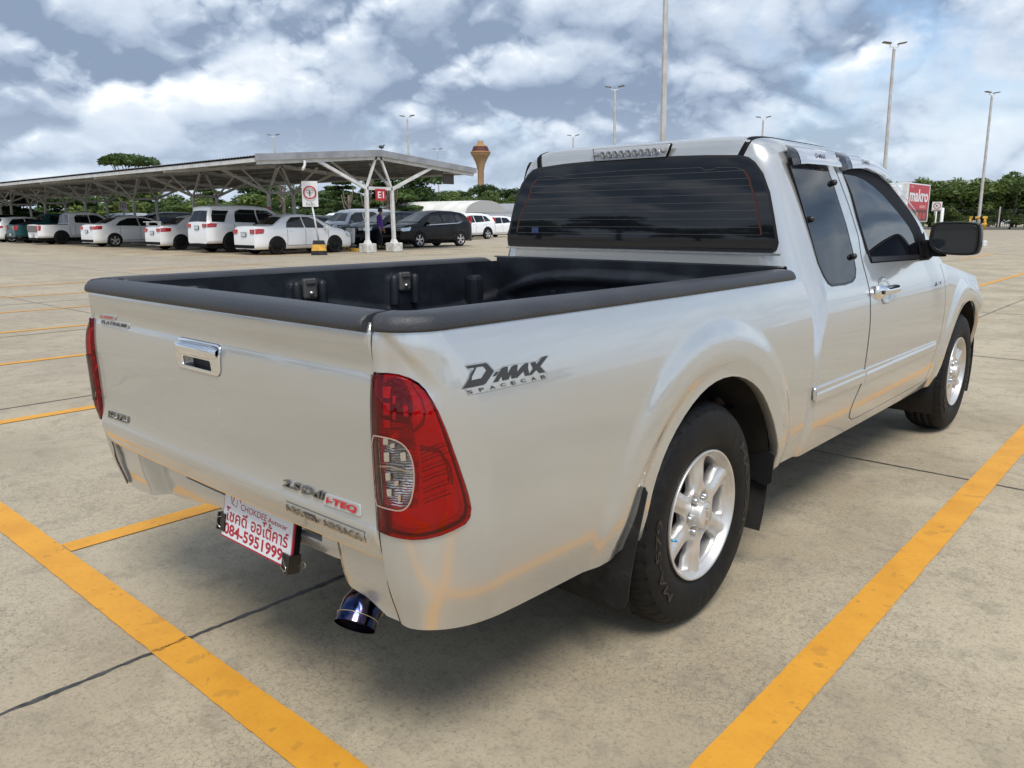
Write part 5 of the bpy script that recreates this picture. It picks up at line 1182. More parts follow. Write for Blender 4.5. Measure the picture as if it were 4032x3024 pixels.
# ---------------------------------------------------------------- carport
STEEL = pmat('white_steel', (.62, .62, .60), .45, extra=f_var((.56, .56, .54), (.70, .70, .68), 3))
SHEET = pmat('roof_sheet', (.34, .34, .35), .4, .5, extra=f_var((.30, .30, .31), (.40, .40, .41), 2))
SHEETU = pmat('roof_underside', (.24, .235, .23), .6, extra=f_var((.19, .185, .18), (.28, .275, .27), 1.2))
CONW = pmat('painted_plinth', (.60, .59, .55), .8, extra=f_var((.48, .46, .42), (.68, .67, .63), 6, bs=.4, bd=.01))
SIGNRED = pmat('sign_red', (.42, .012, .02), .4); SIGNWHITE = pmat('sign_white', (.72, .72, .72), .4)
CX0, CY, STEP, NB = -22.80, 19.93, 6.866, 9
RZ, EZ, YA, YB_ = 3.72, 3.27, 14.66, 25.14
CP_ = thing('carport', 'long open carport with pitched sheet roof on white Y-shaped steel frames', 'carport', (CX0, CY, 0))
X1 = -.25*0; X0 = -(NB*STEP+3)
m_ = MB(); n = int((X1-X0)/.20); rows = []
for i in range(n*2+1):
    x = X1+.25-i*.10 if False else X1+.12-(X1+.12-X0)*i/(n*2); dz = .028*(i % 2); rows.append([(x, YA-CY-.05, EZ+.09+dz), (x, 0, RZ+.09+dz), (x, YB_-CY+.05, EZ+.09+dz)])
m_.grid(rows, smooth=False); obj('roof_sheeting', m_, SHEET, CP_)
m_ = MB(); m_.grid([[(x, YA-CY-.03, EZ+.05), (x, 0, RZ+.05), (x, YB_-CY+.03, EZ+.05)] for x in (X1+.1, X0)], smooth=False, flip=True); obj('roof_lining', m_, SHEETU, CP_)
m_ = MB()       # grey gable capping and white gable beam
m_.poly([(X1+.13, YA-CY-.06, EZ+.16), (X1+.13, 0, RZ+.16), (X1+.13, 0, RZ-.08), (X1+.13, YA-CY-.06, EZ-.06)], (.03, 0, 0)); m_.poly([(X1+.13, YB_-CY+.06, EZ+.16), (X1+.13, 0, RZ+.16), (X1+.13, 0, RZ-.08), (X1+.13, YB_-CY+.06, EZ-.06)], (.03, 0, 0)); obj('gable_capping', m_, SHEET, CP_, recalc=True)
for k in range(NB+1):
    FR = bpy.data.objects.new('frame', None); COL.objects.link(FR); FR.parent = CP_; FR.location = (-k*STEP, 0, 0)
    m_ = MB(); 
    for s_ in (-1, 1):
        m_.bar((0, s_*.66, .36), (0, s_*.62, 2.50), .12); m_.bar((0, s_*.62, 2.42), (0, s_*2.95, 3.42), .11); m_.bar((0, s_*.62, 2.45), (0, s_*.10, RZ-.10), .08)
        m_.box((0, s_*.66, .42), (.24, .24, .14), taper=.6)
        m_.bar((0, s_*5.2, EZ-.10), (0, 0, RZ-.12), .08, .16)
        if k: 
            for sx in (-1, 1): m_.bar((0, s_*.62, 2.42), (sx*1.5, s_*.95, 3.50), .07)
        else: m_.bar((0, s_*.62, 2.42), (-1.7, s_*.95, 3.50), .08)
    m_.bar((0, -.62, 2.44), (0, .62, 2.44), .12); obj('y_frame', m_, STEEL, FR)
    for s_ in (-1, 1):
        m_ = MB(); m_.box((0, s_*.66, .18), (.52, .46, .36), bev=.03); obj('plinth', m_, CONW, FR)
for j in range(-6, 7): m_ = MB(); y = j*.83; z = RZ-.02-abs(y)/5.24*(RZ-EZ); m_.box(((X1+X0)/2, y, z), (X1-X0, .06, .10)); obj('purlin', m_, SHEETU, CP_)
for s_ in (-1, 1): m_ = MB(); m_.box(((X1+X0)/2, s_*5.26, EZ-.03), (X1-X0, .05, .13)); obj('eaves_beam', m_, STEEL, CP_)
m_ = MB(); m_.tube([(.14, -3.4, 3.30), (.16, -3.42, 3.15), (.20, -3.50, 3.05), (.30, -3.6, 3.0)], .05, 8); obj('downpipe', m_, STEEL, CP_)
# row sign E1
SG = thing('row_sign', 'small red sign reading E1 on the carport end beam', 'sign', (CX0+.10, CY-.02, 2.20)); m_ = MB(); m_.box((0, 0, 0), (.03, .50, .44), bev=.005); obj('sign_panel', m_, SIGNRED, SG)
m_ = MB(); put_text(m_, 'E1', lambda u, v, w_: np.stack([.018+0*u, (u-.5)*.30, (v-.5)*.25], -1), 0, 1, 0, 1, bold=.02); obj('lettering', m_, SIGNWHITE, SG)
for k, (x, zt) in enumerate(((2, 1.9), (5, 1.9))):
    SB = thing('red_notice_board', ['red notice board fixed to a carport post behind the tall white SUV', 'red notice board fixed to a carport post behind the white pickup'][k], 'sign', (CX0-STEP*(1 if k == 0 else 5)+.02, CY-.70, 1.35), 0, 'red boards on the carport posts'); m_ = MB(); m_.box((0, 0, 0), (.34, .06, .80), bev=.01); m_.box((0, 0, .44), (.34, .05, .06)); obj('notice_panel', m_, SIGNRED, SB)
HS = thing('hanging_sign', 'dark blank sign hanging under the right end of the carport roof', 'sign', (CX0-.4, CY+4.1, 2.95)); m_ = MB(); m_.box((0, 0, 0), (.05, .62, .42), bev=.005); obj('sign_panel', m_, pmat('dark_sign', (.07, .062, .055), .5), HS); m_ = MB(); m_.bar((0, -.2, .2), (0, -.2, .42), .02); m_.bar((0, .2, .2), (0, .2, .40), .02); m_.bar((0, -.3, .24), (0, 1.3, .24), .025); obj('hanger', m_, STEEL, HS)
BRD = MB(); BRD.lathe([(.001, -.13), (.05, -.09), (.07, 0), (.05, .08), (.02, .12), (.001, .14)], (0, 0, .10), 'Y', 10); BRD.lathe([(.001, -.05), (.035, 0), (.001, .05)], (0, .13, .17), 'Y', 8); BRD.bar((0, -.1, .1), (0, -.24, .08), .03, .01); BRD.bar((0, .0, .05), (0, 0, -.02), .012); b_ = obj('bird', BRD, pmat('bird_grey', (.05, .05, .055), .7), None); b_.location = (CX0+.1, CY+.1, RZ+.17); b_.rotation_euler = (0, 0, 0); tag(b_, 'dark bird perched on the carport ridge', 'bird')
# wheel stops and striped sign base
YELB = pmat('yellow_block', (.62, .33, .03), .6, extra=f_var((.50, .26, .03), (.70, .40, .05), 5))
ws = None
for k, (x, y, lb) in enumerate(((-24.3, 19.75, 'yellow wheel stop at the front tyre of the small white saloon'), (-25.6, 19.4, 'yellow wheel stop under the nose of the small white saloon'), (-27.3, 21.4, 'yellow wheel stop beside the shopping trolley'), (-25.1, 22.6, 'yellow wheel stop in front of the glossy black SUV'), (-26.6, 22.8, 'yellow wheel stop between the white carport plinths'), (-28.8, 19.6, 'yellow wheel stop under the tall white SUV'))):
    m_ = MB(); m_.box((0, 0, .065), (.55 if k != 4 else .5, .16, .13), bev=.02); o_ = obj('wheel_stop', m_, YELB); o_.location = (x, y, 0); tag(o_, lb, 'wheel stop', 'yellow concrete wheel stops')
def post_sign(name, label, loc, h, lean, tw_, th_, rz, draw, base=True, cat='sign', group=None):
    S = thing(name, label, cat, loc, rz, group)
    if base:
        for j, (z0, z1, w0_, w1_, mt) in enumerate(((0, .16, .56, .52, FLAP), (.16, .38, .52, .44, YELB), (.38, .52, .44, .38, FLAP))):
            m = MB(); V = [(sx*w/2, sy*w/2, z) for z, w in ((z0, w0_), (z1, w1_)) for sx, sy in ((-1, -1), (1, -1), (1, 1), (-1, 1))]; m.add(V, [(3, 2, 1, 0), (4, 5, 6, 7), (0, 1, 5, 4), (1, 2, 6, 5), (2, 3, 7, 6), (3, 0, 4, 7)]); obj('base_block', m, mt, S)
    m = MB(); m.tube([(0, 0, .5 if base else 0), (lean[0], lean[1], h+th_*.5)], .032 if base else .045, 10); obj('post', m, SIGNWHITE, S)
    m = MB(); m.box((lean[0], lean[1]-.045, h+th_/2), (tw_, .03, th_), bev=.01); P = obj('sign_panel', m, SIGNWHITE, S)
    draw(P, lean, h); return S
def ring_sign(P, cx_, y, cz_, r, arrow):
    m = MB(); m.lathe([(r*.80, 0), (r, 0), (r, -.006), (r*.80, -.006), (r*.80, 0)], (cx_, y, cz_), 'Y', 30); obj('red_ring', m, SIGNRED, P, recalc=True)
    m = MB()
    for a, b in arrow: m.bar((cx_+a[0]*r, y-.003, cz_+a[1]*r), (cx_+b[0]*r, y-.003, cz_+b[1]*r), .035 if r > .2 else .05, .006)
    obj('arrow', m, INK, P)
def d1(P, lean, h):
    ring_sign(P, lean[0], -.062, h+.50, .235, [((0, -.5), (0, .35)), ((-.5, .30), (.5, .30)), ((-.5, .30), (-.35, .42)), ((.5, .30), (.35, .42))])
    m = MB(); put_text(m, 'ห้ามเลี้ยว', lambda u, v, w_: np.stack([lean[0]-.15+u*.30, -.064+0*u, h+.05+v*.12], -1), 0, 1, 0, 1); obj('lettering', m, INK, P)
post_sign('no_turn_sign', 'leaning white no-turn sign in a black and yellow striped concrete base', (-22.75, 17.0, 0), 1.72, (-.22, .05), .56, .90, R(52), d1)
post_sign('no_turn_sign', 'small distant no-turn sign under the carport behind the white pickup', (-47.5, 20.4, 0), 1.85, (0, 0), .46, .55, R(60), lambda P, l, h: ring_sign(P, 0, -.062, h+.3, .17, [((0, -.5), (0, .4)), ((-.4, .3), (.4, .3))]), base=False)
# person and trolley
def person():
    P = thing('person', 'person in a purple long T-shirt and dark trousers walking behind the carport post', 'person', (-25.1, 21.75, 0), R(-60))
    vs = [((0, 0, .92), .13), ((0, 0, 1.05), .125), ((0, .0, 1.20), .15), ((0, 0, 1.36), .155), ((0, .02, 1.45), .06), ((0, .05, 1.52), .055), ((0, .06, 1.60), .085), ((0, .05, 1.66), .07)]
    E_ = [(i, i+1) for i in range(7)]; vv = [v for v, _ in vs]; rr = [r for _, r in vs]
    def chain(root, pts):
        k = root
        for p, r in pts: vv.append(p); rr.append(r); E_.append((k, len(vv)-1)); k = len(vv)-1
    for s_ in (1, -1):
        chain(3, [((s_*.17, 0, 1.38), .06), ((s_*.22, .0, 1.14), .048), ((s_*.23, .08, .92), .036), ((s_*.22, .10, .83), .034), ((s_*.215, .115, .76), .018)])
        chain(0, [((s_*.09, .0, .86), .085), ((s_*.10, s_*.09+.02, .48), .060), ((s_*.10, s_*.12-.06, .10), .042), ((s_*.10, s_*.12+.04, .045), .036), ((s_*.10, s_*.12+.14, .035), .026)])
    me = bpy.data.meshes.new('body'); me.from_pydata(vv, E_, []); o = bpy.data.objects.new('body', me); COL.objects.link(o); o.parent = P
    o.modifiers.new('skin', 'SKIN')
    for i, r in enumerate(rr): me.skin_vertices[0].data[i].radius = (r, r*.8 if i < 4 else r)
    me.skin_vertices[0].data[0].use_root = True; o.modifiers.new('sub', 'SUBSURF').levels = 2; o.modifiers['sub'].render_levels = 2
    def f_cl(t, p, o_):
        c = t.n('ShaderNodeTexCoord'); s = t.n('ShaderNodeSeparateXYZ'); t.l(c.outputs['Object'], s.inputs[0])
        trou = t.mapr(s.outputs[2], .88, .885); skin = t.mapr(s.outputs[2], 1.455, 1.46); ax = t.m('ABSOLUTE', s.outputs[0]); arm = t.m('MULTIPLY', t.mapr(ax, .185, .19), t.m('SUBTRACT', 1.0, t.mapr(s.outputs[2], .98, 1.0)))
        cc = t.mix(trou, (.012, .013, .022), (.085, .025, .24)); cc = t.mix(skin, cc, (.30, .16, .10)); cc = t.mix(t.m('MULTIPLY', arm, t.mapr(s.outputs[2], .60, .62)), cc, (.30, .16, .10)); t.l(cc, p.inputs['Base Color'])
    me.materials.append(pmat('clothes_and_skin', (.1, .05, .2), .8, extra=f_cl))
    m = MB(); m.lathe([(.001, .125), (.06, .11), (.092, .05), (.10, -.02), (.098, -.06), (.07, -.075)], (0, .035, 1.66), 'Z', 18); obj('hair', m, pmat('black_hair', (.010, .010, .010), .6), P)
    m = MB()
    for s_ in (-1, 1): m.lathe([(.001, .010), (.010, 0), (.001, -.01)], (s_*.032, .143, 1.62), 'Y', 8)
    m.lathe([(.001, .022), (.014, 0), (.001, -.02)], (0, .150, 1.595), 'Y', 8); obj('face', m, pmat('face_dark', (.12, .06, .045), .6), P)
    m = MB(); put_text(m, 'SMILE', lambda u, v, w_: np.stack([.09-u*.18, .152-.35*(u-.5)**2*.3, 1.29+v*.05], -1), 0, 1, 0, 1) if False else m.box((0, .142, 1.30), (.17, .008, .04), bev=.003); obj('shirt_print', m, SIGNWHITE, P)
    for s_ in (1, -1):
        m = MB()
        for j in range(5): m.tube([(s_*(.215+.012*(j-2)*.4), .125+.010*(j-2), .775), (s_*(.213+.004*(j-2)), .13+.012*(j-2), .72-(.01 if j in (1, 2, 3) else -.008)), (s_*.205, .125+.012*(j-2), .695-(.012 if j in (1, 2) else 0))], [.009, .008, .006], 6)
        obj('hand', m, pmat('skin_tan', (.30, .16, .10), .6), P)
    for s_ in (1, -1): m = MB(); m.box((s_*.10, s_*.12+.07, .03), (.10, .27, .06), bev=.025); obj('shoe', m, BLACK, P)
    return P
person()
WIRE = pmat('trolley_wire', (.16, .18, .18), .4, .6)
T = thing('shopping_trolley', 'grey wire shopping trolley standing by the left carport post', 'trolley', (-26.0, 20.75, 0), R(35))
m_ = MB()
def lerp(a, b, t): return a+(b-a)*t
for t in np.linspace(0, 1, 7):
    z = lerp(.48, .98, t); w_ = lerp(.19, .27, t); l0, l1 = lerp(-.34, -.42, t), lerp(.36, .48, t)
    for a, b in (((-w_, l0), (w_, l0)), ((w_, l0), (w_, l1)), ((w_, l1), (-w_, l1)), ((-w_, l1), (-w_, l0))): m_.bar((a[0], a[1], z), (b[0], b[1], z), .010)
for u in np.linspace(0, 1, 12):
    for s_ in (-1, 1): m_.bar((s_*.19, lerp(-.34, .36, u), .48), (s_*.27, lerp(-.42, .48, u), .98), .008)
for u in np.linspace(-1, 1, 7):
    for y0, y1 in ((-.34, -.42), (.36, .48)): m_.bar((u*.19, y0, .48), (u*.27, y1, .98), .008)
    m_.bar((u*.19, -.34, .48), (u*.19, .36, .48), .008)
obj('basket', m_, WIRE, T)
m_ = MB()
for s_ in (-1, 1): m_.tube([(s_*.26, -.52, 1.02), (s_*.24, -.40, .55), (s_*.24, -.38, .18), (s_*.20, .42, .14)], .014, 8)
m_.tube([(-.27, -.53, 1.03), (.27, -.53, 1.03)], .02, 8); obj('trolley_frame', m_, WIRE, T)
for sx in (-1, 1):
    for y in (-.36, .38): m_ = MB(); m_.lathe([(.001, -.015), (.06, -.015), (.06, .015), (.001, .015)], (sx*.21, y, .06), 'X', 14); obj('caster', m_, BLACK, T)
m_ = MB(); m_.box((.0, .1, .80), (.44, .60, .34), bev=.04); o_ = obj('shopping_bag', m_, pmat('grey_green_bag', (.11, .13, .125), .6), None); o_.location = (-26.0, 20.75, 0); o_.rotation_euler = (0, 0, R(35)); tag(o_, 'grey-green bag filling the shopping trolley', 'bag')
m_ = MB(); m_.box((0, 0, .35), (.34, .22, .60), bev=.03); o_ = obj('white_bag', m_, SIGNWHITE, None); o_.location = (-25.35, 20.35, .28); o_.rotation_euler = (.1, .1, .5); tag(o_, 'white bag against the trolley by the left carport post', 'bag')
# ---------------------------------------------------------------- lamp posts
POLE = pmat('pole_grey', (.50, .47, .45), .5, .1, extra=f_var((.44, .41, .39), (.56, .54, .52), 1.5)); LAMPH = pmat('lamp_head', (.10, .09, .075), .5)
def lamp_post():
    P = thing('lamp_post', 'x', 'lamp post', (0, 0, 0)); H_ = 14.0
    m = MB(); m.lathe([(.20, 0), (.19, .4), (.16, 1.0), (.115, H_-.3)], (0, 0, 0), 'Z', 8, smooth=False); m.lathe([(.0, H_-.3), (.115, H_-.3)], (0, 0, 0), 'Z', 8); obj('pole', m, POLE, P)
    m = MB(); m.bar((0, 0, H_-.32), (0, 0, H_-.12), .14); m.bar((-.34, -.08, H_-.14), (.34, .08, H_-.14), .07); m.bar((-.34, -.08, H_-.14), (-.34, -.08, H_+.12), .06); m.bar((.34, .08, H_-.14), (.34, .08, H_+.12), .06); obj('bracket', m, SIGNWHITE, P)
    for s_ in (-1, 1):
        m = MB(); m.box((0, 0, 0), (.62, .40, .09), bev=.03); L = obj('flood_lamp', m, LAMPH, P); L.location = (s_*.62, s_*.14, H_+.14); L.rotation_euler = (0, s_*R(-9), 0)
        m = MB(); m.box((0, 0, -.05), (.50, .30, .02)); obj('lamp_glass', m, pmat('lamp_glass', (.35, .34, .30), .2), L)
    return P
lp0 = lamp_post(); GP = 'tall twin-headed lamp posts of the car park'
lps = [((-18.3, 33.4), 'nearest lamp post, rising out of the top of the photo behind the cab roof'), ((-18.3, 66.1), 'tall twin lamp post rising right of the cab, left of the rightmost one'), ((-18.0, 98.1), 'rightmost twin lamp post, standing in front of the hedge'),
 ((-44.9, 68.2), 'twin lamp post just left of the nearest thick pole'), ((-44.4, 100.8), 'small twin lamp head showing above the cab roof, right of the thick pole'), ((-75.8, 101.6), 'small twin lamp head above the rear window brake lamp'),
 ((-76.7, 68.6), 'twin lamp post over the carport ridge'), ((-108.4, 103.3), 'small twin lamp post left of the water tower'), ((-108.7, 69.4), 'twin lamp post above the left half of the carport roof'), ((-170, 150), 'tiny lamp post at the foot of the water tower')]
for i, (p, lb) in enumerate(lps):
    o_ = lp0 if i == 0 else dup(lp0); o_.location = (p[0], p[1], 0); o_['label'] = lb; o_['group'] = GP
    lean = [(-.016, 0), (-.012, 0), (-.010, 0), (-.016, 0), (0, 0), (0, 0), (-.018, -.01), (-.01, 0), (-.012, 0), (-.02, 0)][i]; o_.rotation_euler = (lean[1], lean[0], [0.2, .7, .9, .3, .3, .3, .35, .3, .4, .3][i])
# water tower
TW = thing('water_tower', 'orange mushroom-shaped water tower beyond the trees', 'water tower', (-206, 216, 0)); OR = pmat('ochre_concrete', (.34, .20, .085), .8, extra=f_var((.27, .17, .09), (.35, .22, .12), .4))
m_ = MB(); m_.lathe([(1.3, 0), (1.15, 14), (1.2, 19), (1.7, 21.5), (3.0, 24.2), (3.5, 24.7), (3.55, 25.3)], (0, 0, 0), 'Z', 28); obj('shaft', m_, OR, TW)
m_ = MB(); m_.lathe([(3.55, 25.3), (3.75, 25.4), (3.75, 25.8), (3.3, 25.9)], (0, 0, 0), 'Z', 28); m_.lathe([(2.6, 27.6), (2.4, 27.9), (1.2, 28.3), (1.0, 29.3), (.1, 29.6)], (0, 0, 0), 'Z', 28); obj('roof_and_rim', m_, pmat('orange_paint', (.36, .19, .07), .7), TW)
m_ = MB(); m_.lathe([(3.3, 25.85), (2.6, 27.65)], (0, 0, 0), 'Z', 16, smooth=False); obj('tank_band', m_, pmat('maroon_band', (.085, .02, .02), .7), TW)
m_ = MB(); m_.tube([(1.3*math.cos(a), 1.3*math.sin(a), 29.8) for a in np.linspace(0, 6.28, 20)], .06, 5)
for a in np.linspace(0, 6.28, 9): m_.bar((1.0*math.cos(a), 1.0*math.sin(a), 29.0), (1.3*math.cos(a), 1.3*math.sin(a), 29.8), .06)
obj('railing', m_, POLE, TW)
# tents
TENT = pmat('tent_white', (.74, .73, .68), .6, extra=f_var((.66, .64, .58), (.78, .77, .73), .7)); TENTG = pmat('tent_grey', (.30, .31, .33), .6)
def tent(name, label, loc, rz, W_, L, H_, h0, mat, endmat):
    Tn = thing(name, label, 'tent', loc, rz, 'arched market tents beyond the car park')
    m = MB(); n = 18; m.grid([[(x, W_/2*math.cos(a), h0+H_*math.sin(a)) for a in np.linspace(0, math.pi, n)] for x in np.linspace(-L/2, L/2, 10)]); obj('arched_roof', m, mat, Tn)
    for s_ in (1, -1):
        m = MB(); m.add([(s_*L/2, W_/2*math.cos(a), h0+H_*math.sin(a)) for a in np.linspace(0, math.pi, n)], [tuple(range(n)) if s_ > 0 else tuple(range(n))[::-1]]); obj('end_panel', m, endmat, Tn)
    m = MB(); m.grid([[(x, -W_/2-dy, h0-dz) for dy, dz in ((0, 0), (.5, .18), (.9, .45))] for x in np.linspace(-L/2, L/2, 12)]); obj('awning', m, mat, Tn)
    for x in np.linspace(-L/2, L/2, 5):
        for s_ in (-1, 1): m = MB(); m.bar((x, s_*W_/2, 0), (x, s_*W_/2, h0), .07); obj('tent_pole', m, POLE, Tn)
    return Tn
tent('market_tent', 'long white arched tent behind the glossy black SUV', (-49.4, 48.6, 0), R(4), 5.2, 9.5, 1.0, 1.85, TENT, pmat('tent_end', (.42, .42, .41), .6))
tent('market_tent', 'grey arched tent half hidden behind the cab corner', (-50.5, 58.5, 0), R(4), 5.0, 8, 1.0, 1.8, TENTG, pmat('tent_end_dark', (.05, .06, .08), .6))
# low far roof line
FRF = thing('far_shelter', 'low dark roofed shelter far beyond the carport', 'shelter', (-92, 62, 0), R(35)); m_ = MB(); m_.add([(-42, -3, 2.5), (42, -3, 2.5), (42, 3, 2.9), (-42, 3, 2.9)], [(0, 1, 2, 3)]); m_.box((0, -3, 2.45), (84, .1, .22)); obj('shelter_roof', m_, pmat('dark_roof', (.05, .048, .045), .7), FRF)
for x in range(-40, 41, 8): m_ = MB(); m_.bar((x, 0, 0), (x, 0, 2.6), .15); obj('shelter_post', m_, POLE, FRF)
# ---------------------------------------------------------------- right side: lorry, sign, fence, kerb, building
LR = thing('delivery_lorry', 'white refrigerated box lorry with red shop banner on its side', 'lorry', (-12.25, 50.6, 0), R(1)); BXW = pmat('lorry_white', (.70, .71, .71), .4, extra=f_var((.62, .62, .61), (.76, .77, .77), 1.5)); LR.scale = (.92, .92, .92)
# local: +y runs to the rear of the box, the bannered side faces +x
m_ = MB(); m_.box((-1.05, 2.9, 2.35), (2.1, 5.6, 2.5), bev=.05); BXo = obj('cargo_box', m_, BXW, LR)
m_ = MB(); m_.box((.014, 2.9, 2.72), (.02, 4.9, 1.60)); BN = obj('banner', m_, pmat('banner_red', (.46, .018, .03), .45), BXo)
m_ = MB(); m_.box((.014, 2.9, 1.55), (.02, 4.9, .72)); obj('banner_foot', m_, pmat('banner_dark', (.12, .02, .02), .5), BXo)
m_ = MB(); put_text(m_, 'makro', lambda u, v, w_: np.stack([.028+0*u, .55+u*4.6, 2.42+v*.82], -1), 0, 1, 0, 1, bold=.03); obj('lettering', m_, SIGNWHITE, BXo)
m_ = MB(); m_.box((.028, 3.9, 2.12), (.01, 1.5, .20)); m_.box((.028, 1.0, 3.35), (.01, .6, .12)); obj('strapline', m_, pmat('pale_red', (.60, .22, .22), .5), BXo)
for k, (y, w_, c) in enumerate(((1.3, .5, (.45, .30, .03)), (2.0, .5, (.10, .18, .03)), (2.7, .6, (.50, .20, .03)), (3.6, .7, (.40, .03, .03)), (4.5, .6, (.48, .05, .04)))):
    m_ = MB(); m_.box((.028, y, 1.52), (.008, w_, .42)); obj('fruit_panel', m_, pmat('fruit_%d' % k, c, .5), BXo)
m_ = MB(); m_.box((-1.05, -.25, 3.05), (1.6, .5, .8), bev=.12); obj('chiller_unit', m_, BXW, LR)
m_ = MB(); m_.box((-1.05, -1.1, 1.35), (1.9, 1.5, 1.7), bev=.15); obj('lorry_cab', m_, BXW, LR); m_ = MB(); m_.box((-.085, -1.2, 1.65), (.05, .9, .6)); m_.box((-1.05, -1.88, 1.70), (1.6, .05, .65)); obj('cab_window', m_, CG, LR)
m_ = MB(); m_.box((-1.05, 2.6, .92), (1.0, 6.2, .25)); obj('chassis', m_, DARK, LR); m_ = MB(); m_.box((.01, 2.3, .95), (.04, 3.6, .10)); m_.box((.01, 2.3, .70), (.04, 3.6, .08)); obj('side_guard', m_, SATIN, LR)
for y in (-1.0, 4.0):
    for s_, x in ((1, -.08), (-1, -2.02)): car_wheel(.42, .25, ALLOY, LR, x, y, s_)
BO = thing('bollard_post', 'short white steel post at the rear of the red-bannered lorry', 'post', (-11.9, 57.4, 0)); m_ = MB(); m_.lathe([(.16, 0), (.12, .1), (.10, .3), (.10, 1.9), (.001, 1.92)], (0, 0, 0), 'Z', 12); obj('post', m_, SIGNWHITE, BO)
def d2(P, l, h):
    ring_sign(P, 0, -.062, h+.34, .22, [((-.25, -.5), (-.25, .25)), ((-.25, .25), (.35, .25)), ((-.6, .6), (.6, -.6))])
    m = MB(); m.box((0, -.064, h+.06), (.5, .005, .05)); obj('caption', m, GREYINK, P)
post_sign('no_turn_sign', 'square white no-turn sign on a post above the wing mirror', (-12.62, 58.9, 0), 1.72, (0, 0), .60, .60, R(18), d2, base=False)
BR = thing('pole_guard', 'yellow and black crash guard round the foot of the rightmost lamp post', 'crash guard', (-18.0, 97.6, 0)); m_ = MB()
for s_ in (-1, 1): m_.tube([(s_*.7, 0, 0), (s_*.7, 0, 1.35)], .13, 10)
m_.tube([(-.8, 0, 1.3), (.9, 0, 1.3)], .14, 10); m_.tube([(-.8, 0, .6), (.9, 0, .6)], .14, 10); obj('guard_rail', m_, YELB, BR)
m_ = MB(); 
for x in (-.35, .35): m_.tube([(x-.12, 0, 1.3), (x+.12, 0, 1.3)], .145, 10); m_.tube([(x-.12, 0, .6), (x+.12, 0, .6)], .145, 10)
obj('black_band', m_, BLACK, BR)
KB = MB()
for k in range(34):
    x = -60+k*2.4; KB.box((x, 101.5+.03*x, .12), (2.1, .2, .24), bev=.03)
struct('kerb', KB, pmat('kerb_grey', (.16, .155, .15), .8))
m_ = MB(); m_.add([(-70, 101.6, .02), (40, 103, .02), (40, 125, .05), (-70, 125, .05)], [(0, 1, 2, 3)]); struct('verge', m_, pmat('verge_soil', (.06, .06, .03), .9))
FN = thing('boundary_fence', 'dark vertical bar fence in front of the hedge on the right', 'fence', (0, 103, 0)); m_ = MB()
for k in range(300): m_.box((-50+k*.2, 0, 1.15), (.025, .025, 2.2))
m_.box((-20, 0, 2.15), (60, .04, .05)); m_.box((-20, 0, .3), (60, .04, .05)); obj('fence_bars', m_, pmat('fence_dark', (.03, .033, .035), .6), FN)
for k in range(10): m_ = MB(); m_.box((-50+k*6.6, -.05, 1.25), (.12, .12, 2.5)); obj('fence_post', m_, POLE, FN)
FB = thing('distant_building', 'long white flat-roofed building beyond the right-hand trees', 'building', (-46, 205, 0), R(8)); m_ = MB(); m_.box((0, 0, 4.4), (78, 16, 8.8)); obj('wall', m_, pmat('pale_wall', (.60, .62, .64), .7, extra=f_var((.54, .56, .58), (.64, .66, .68), .2)), FB)
m_ = MB(); m_.box((-5, 0, 9.2), (26, 9, .8)); m_.box((22, 0, 9.5), (8, 7, 1.4)); obj('roof_plant', m_, pmat('roof_grey', (.42, .43, .44), .7), FB)
for k in range(9): m_ = MB(); m_.box((-34+k*8.4, -8.05, 6.6), (5.5, .1, .8)); obj('window', m_, pmat('far_window', (.25, .27, .30), .4), FB)
# ---------------------------------------------------------------- trees
def f_leaf(dark, light):
    def f(t, p, o):
        v = objv(t); n = t.noise(v, .55, 3, .55); n2 = t.noise(v, 4.0, 4, .6)
        oi = t.n('ShaderNodeObjectInfo'); k = t.m('ADD', t.m('MULTIPLY', n, .6), t.m('ADD', t.m('MULTIPLY', n2, .45), t.m('MULTIPLY', oi.outputs['Random'], .16)))
        t.l(t.mix(t.mapr(k, .40, .75), dark, light), p.inputs['Base Color'])
        tr = t.n('ShaderNodeBsdfTranslucent'); t.l(t.mix(t.mapr(k, .4, .75), dark, light), tr.inputs[0]); mx = t.n('ShaderNodeMixShader'); mx.inputs[0].default_value = .30
        t.l(p.outputs[0], mx.inputs[1]); t.l(tr.outputs[0], mx.inputs[2]); t.l(mx.outputs[0], o.inputs[0])
    return f
LEAF = [pmat('leaf_a', (.05, .09, .02), .55, extra=f_leaf((.022, .052, .010), (.105, .175, .034))), pmat('leaf_b', (.07, .11, .03), .55, extra=f_leaf((.045, .085, .016), (.165, .225, .050))), pmat('leaf_c', (.03, .06, .015), .55, extra=f_leaf((.014, .038, .008), (.070, .125, .026)))]
BARK = pmat('bark', (.12, .095, .07), .9, extra=f_var((.08, .065, .05), (.17, .14, .11), 3))
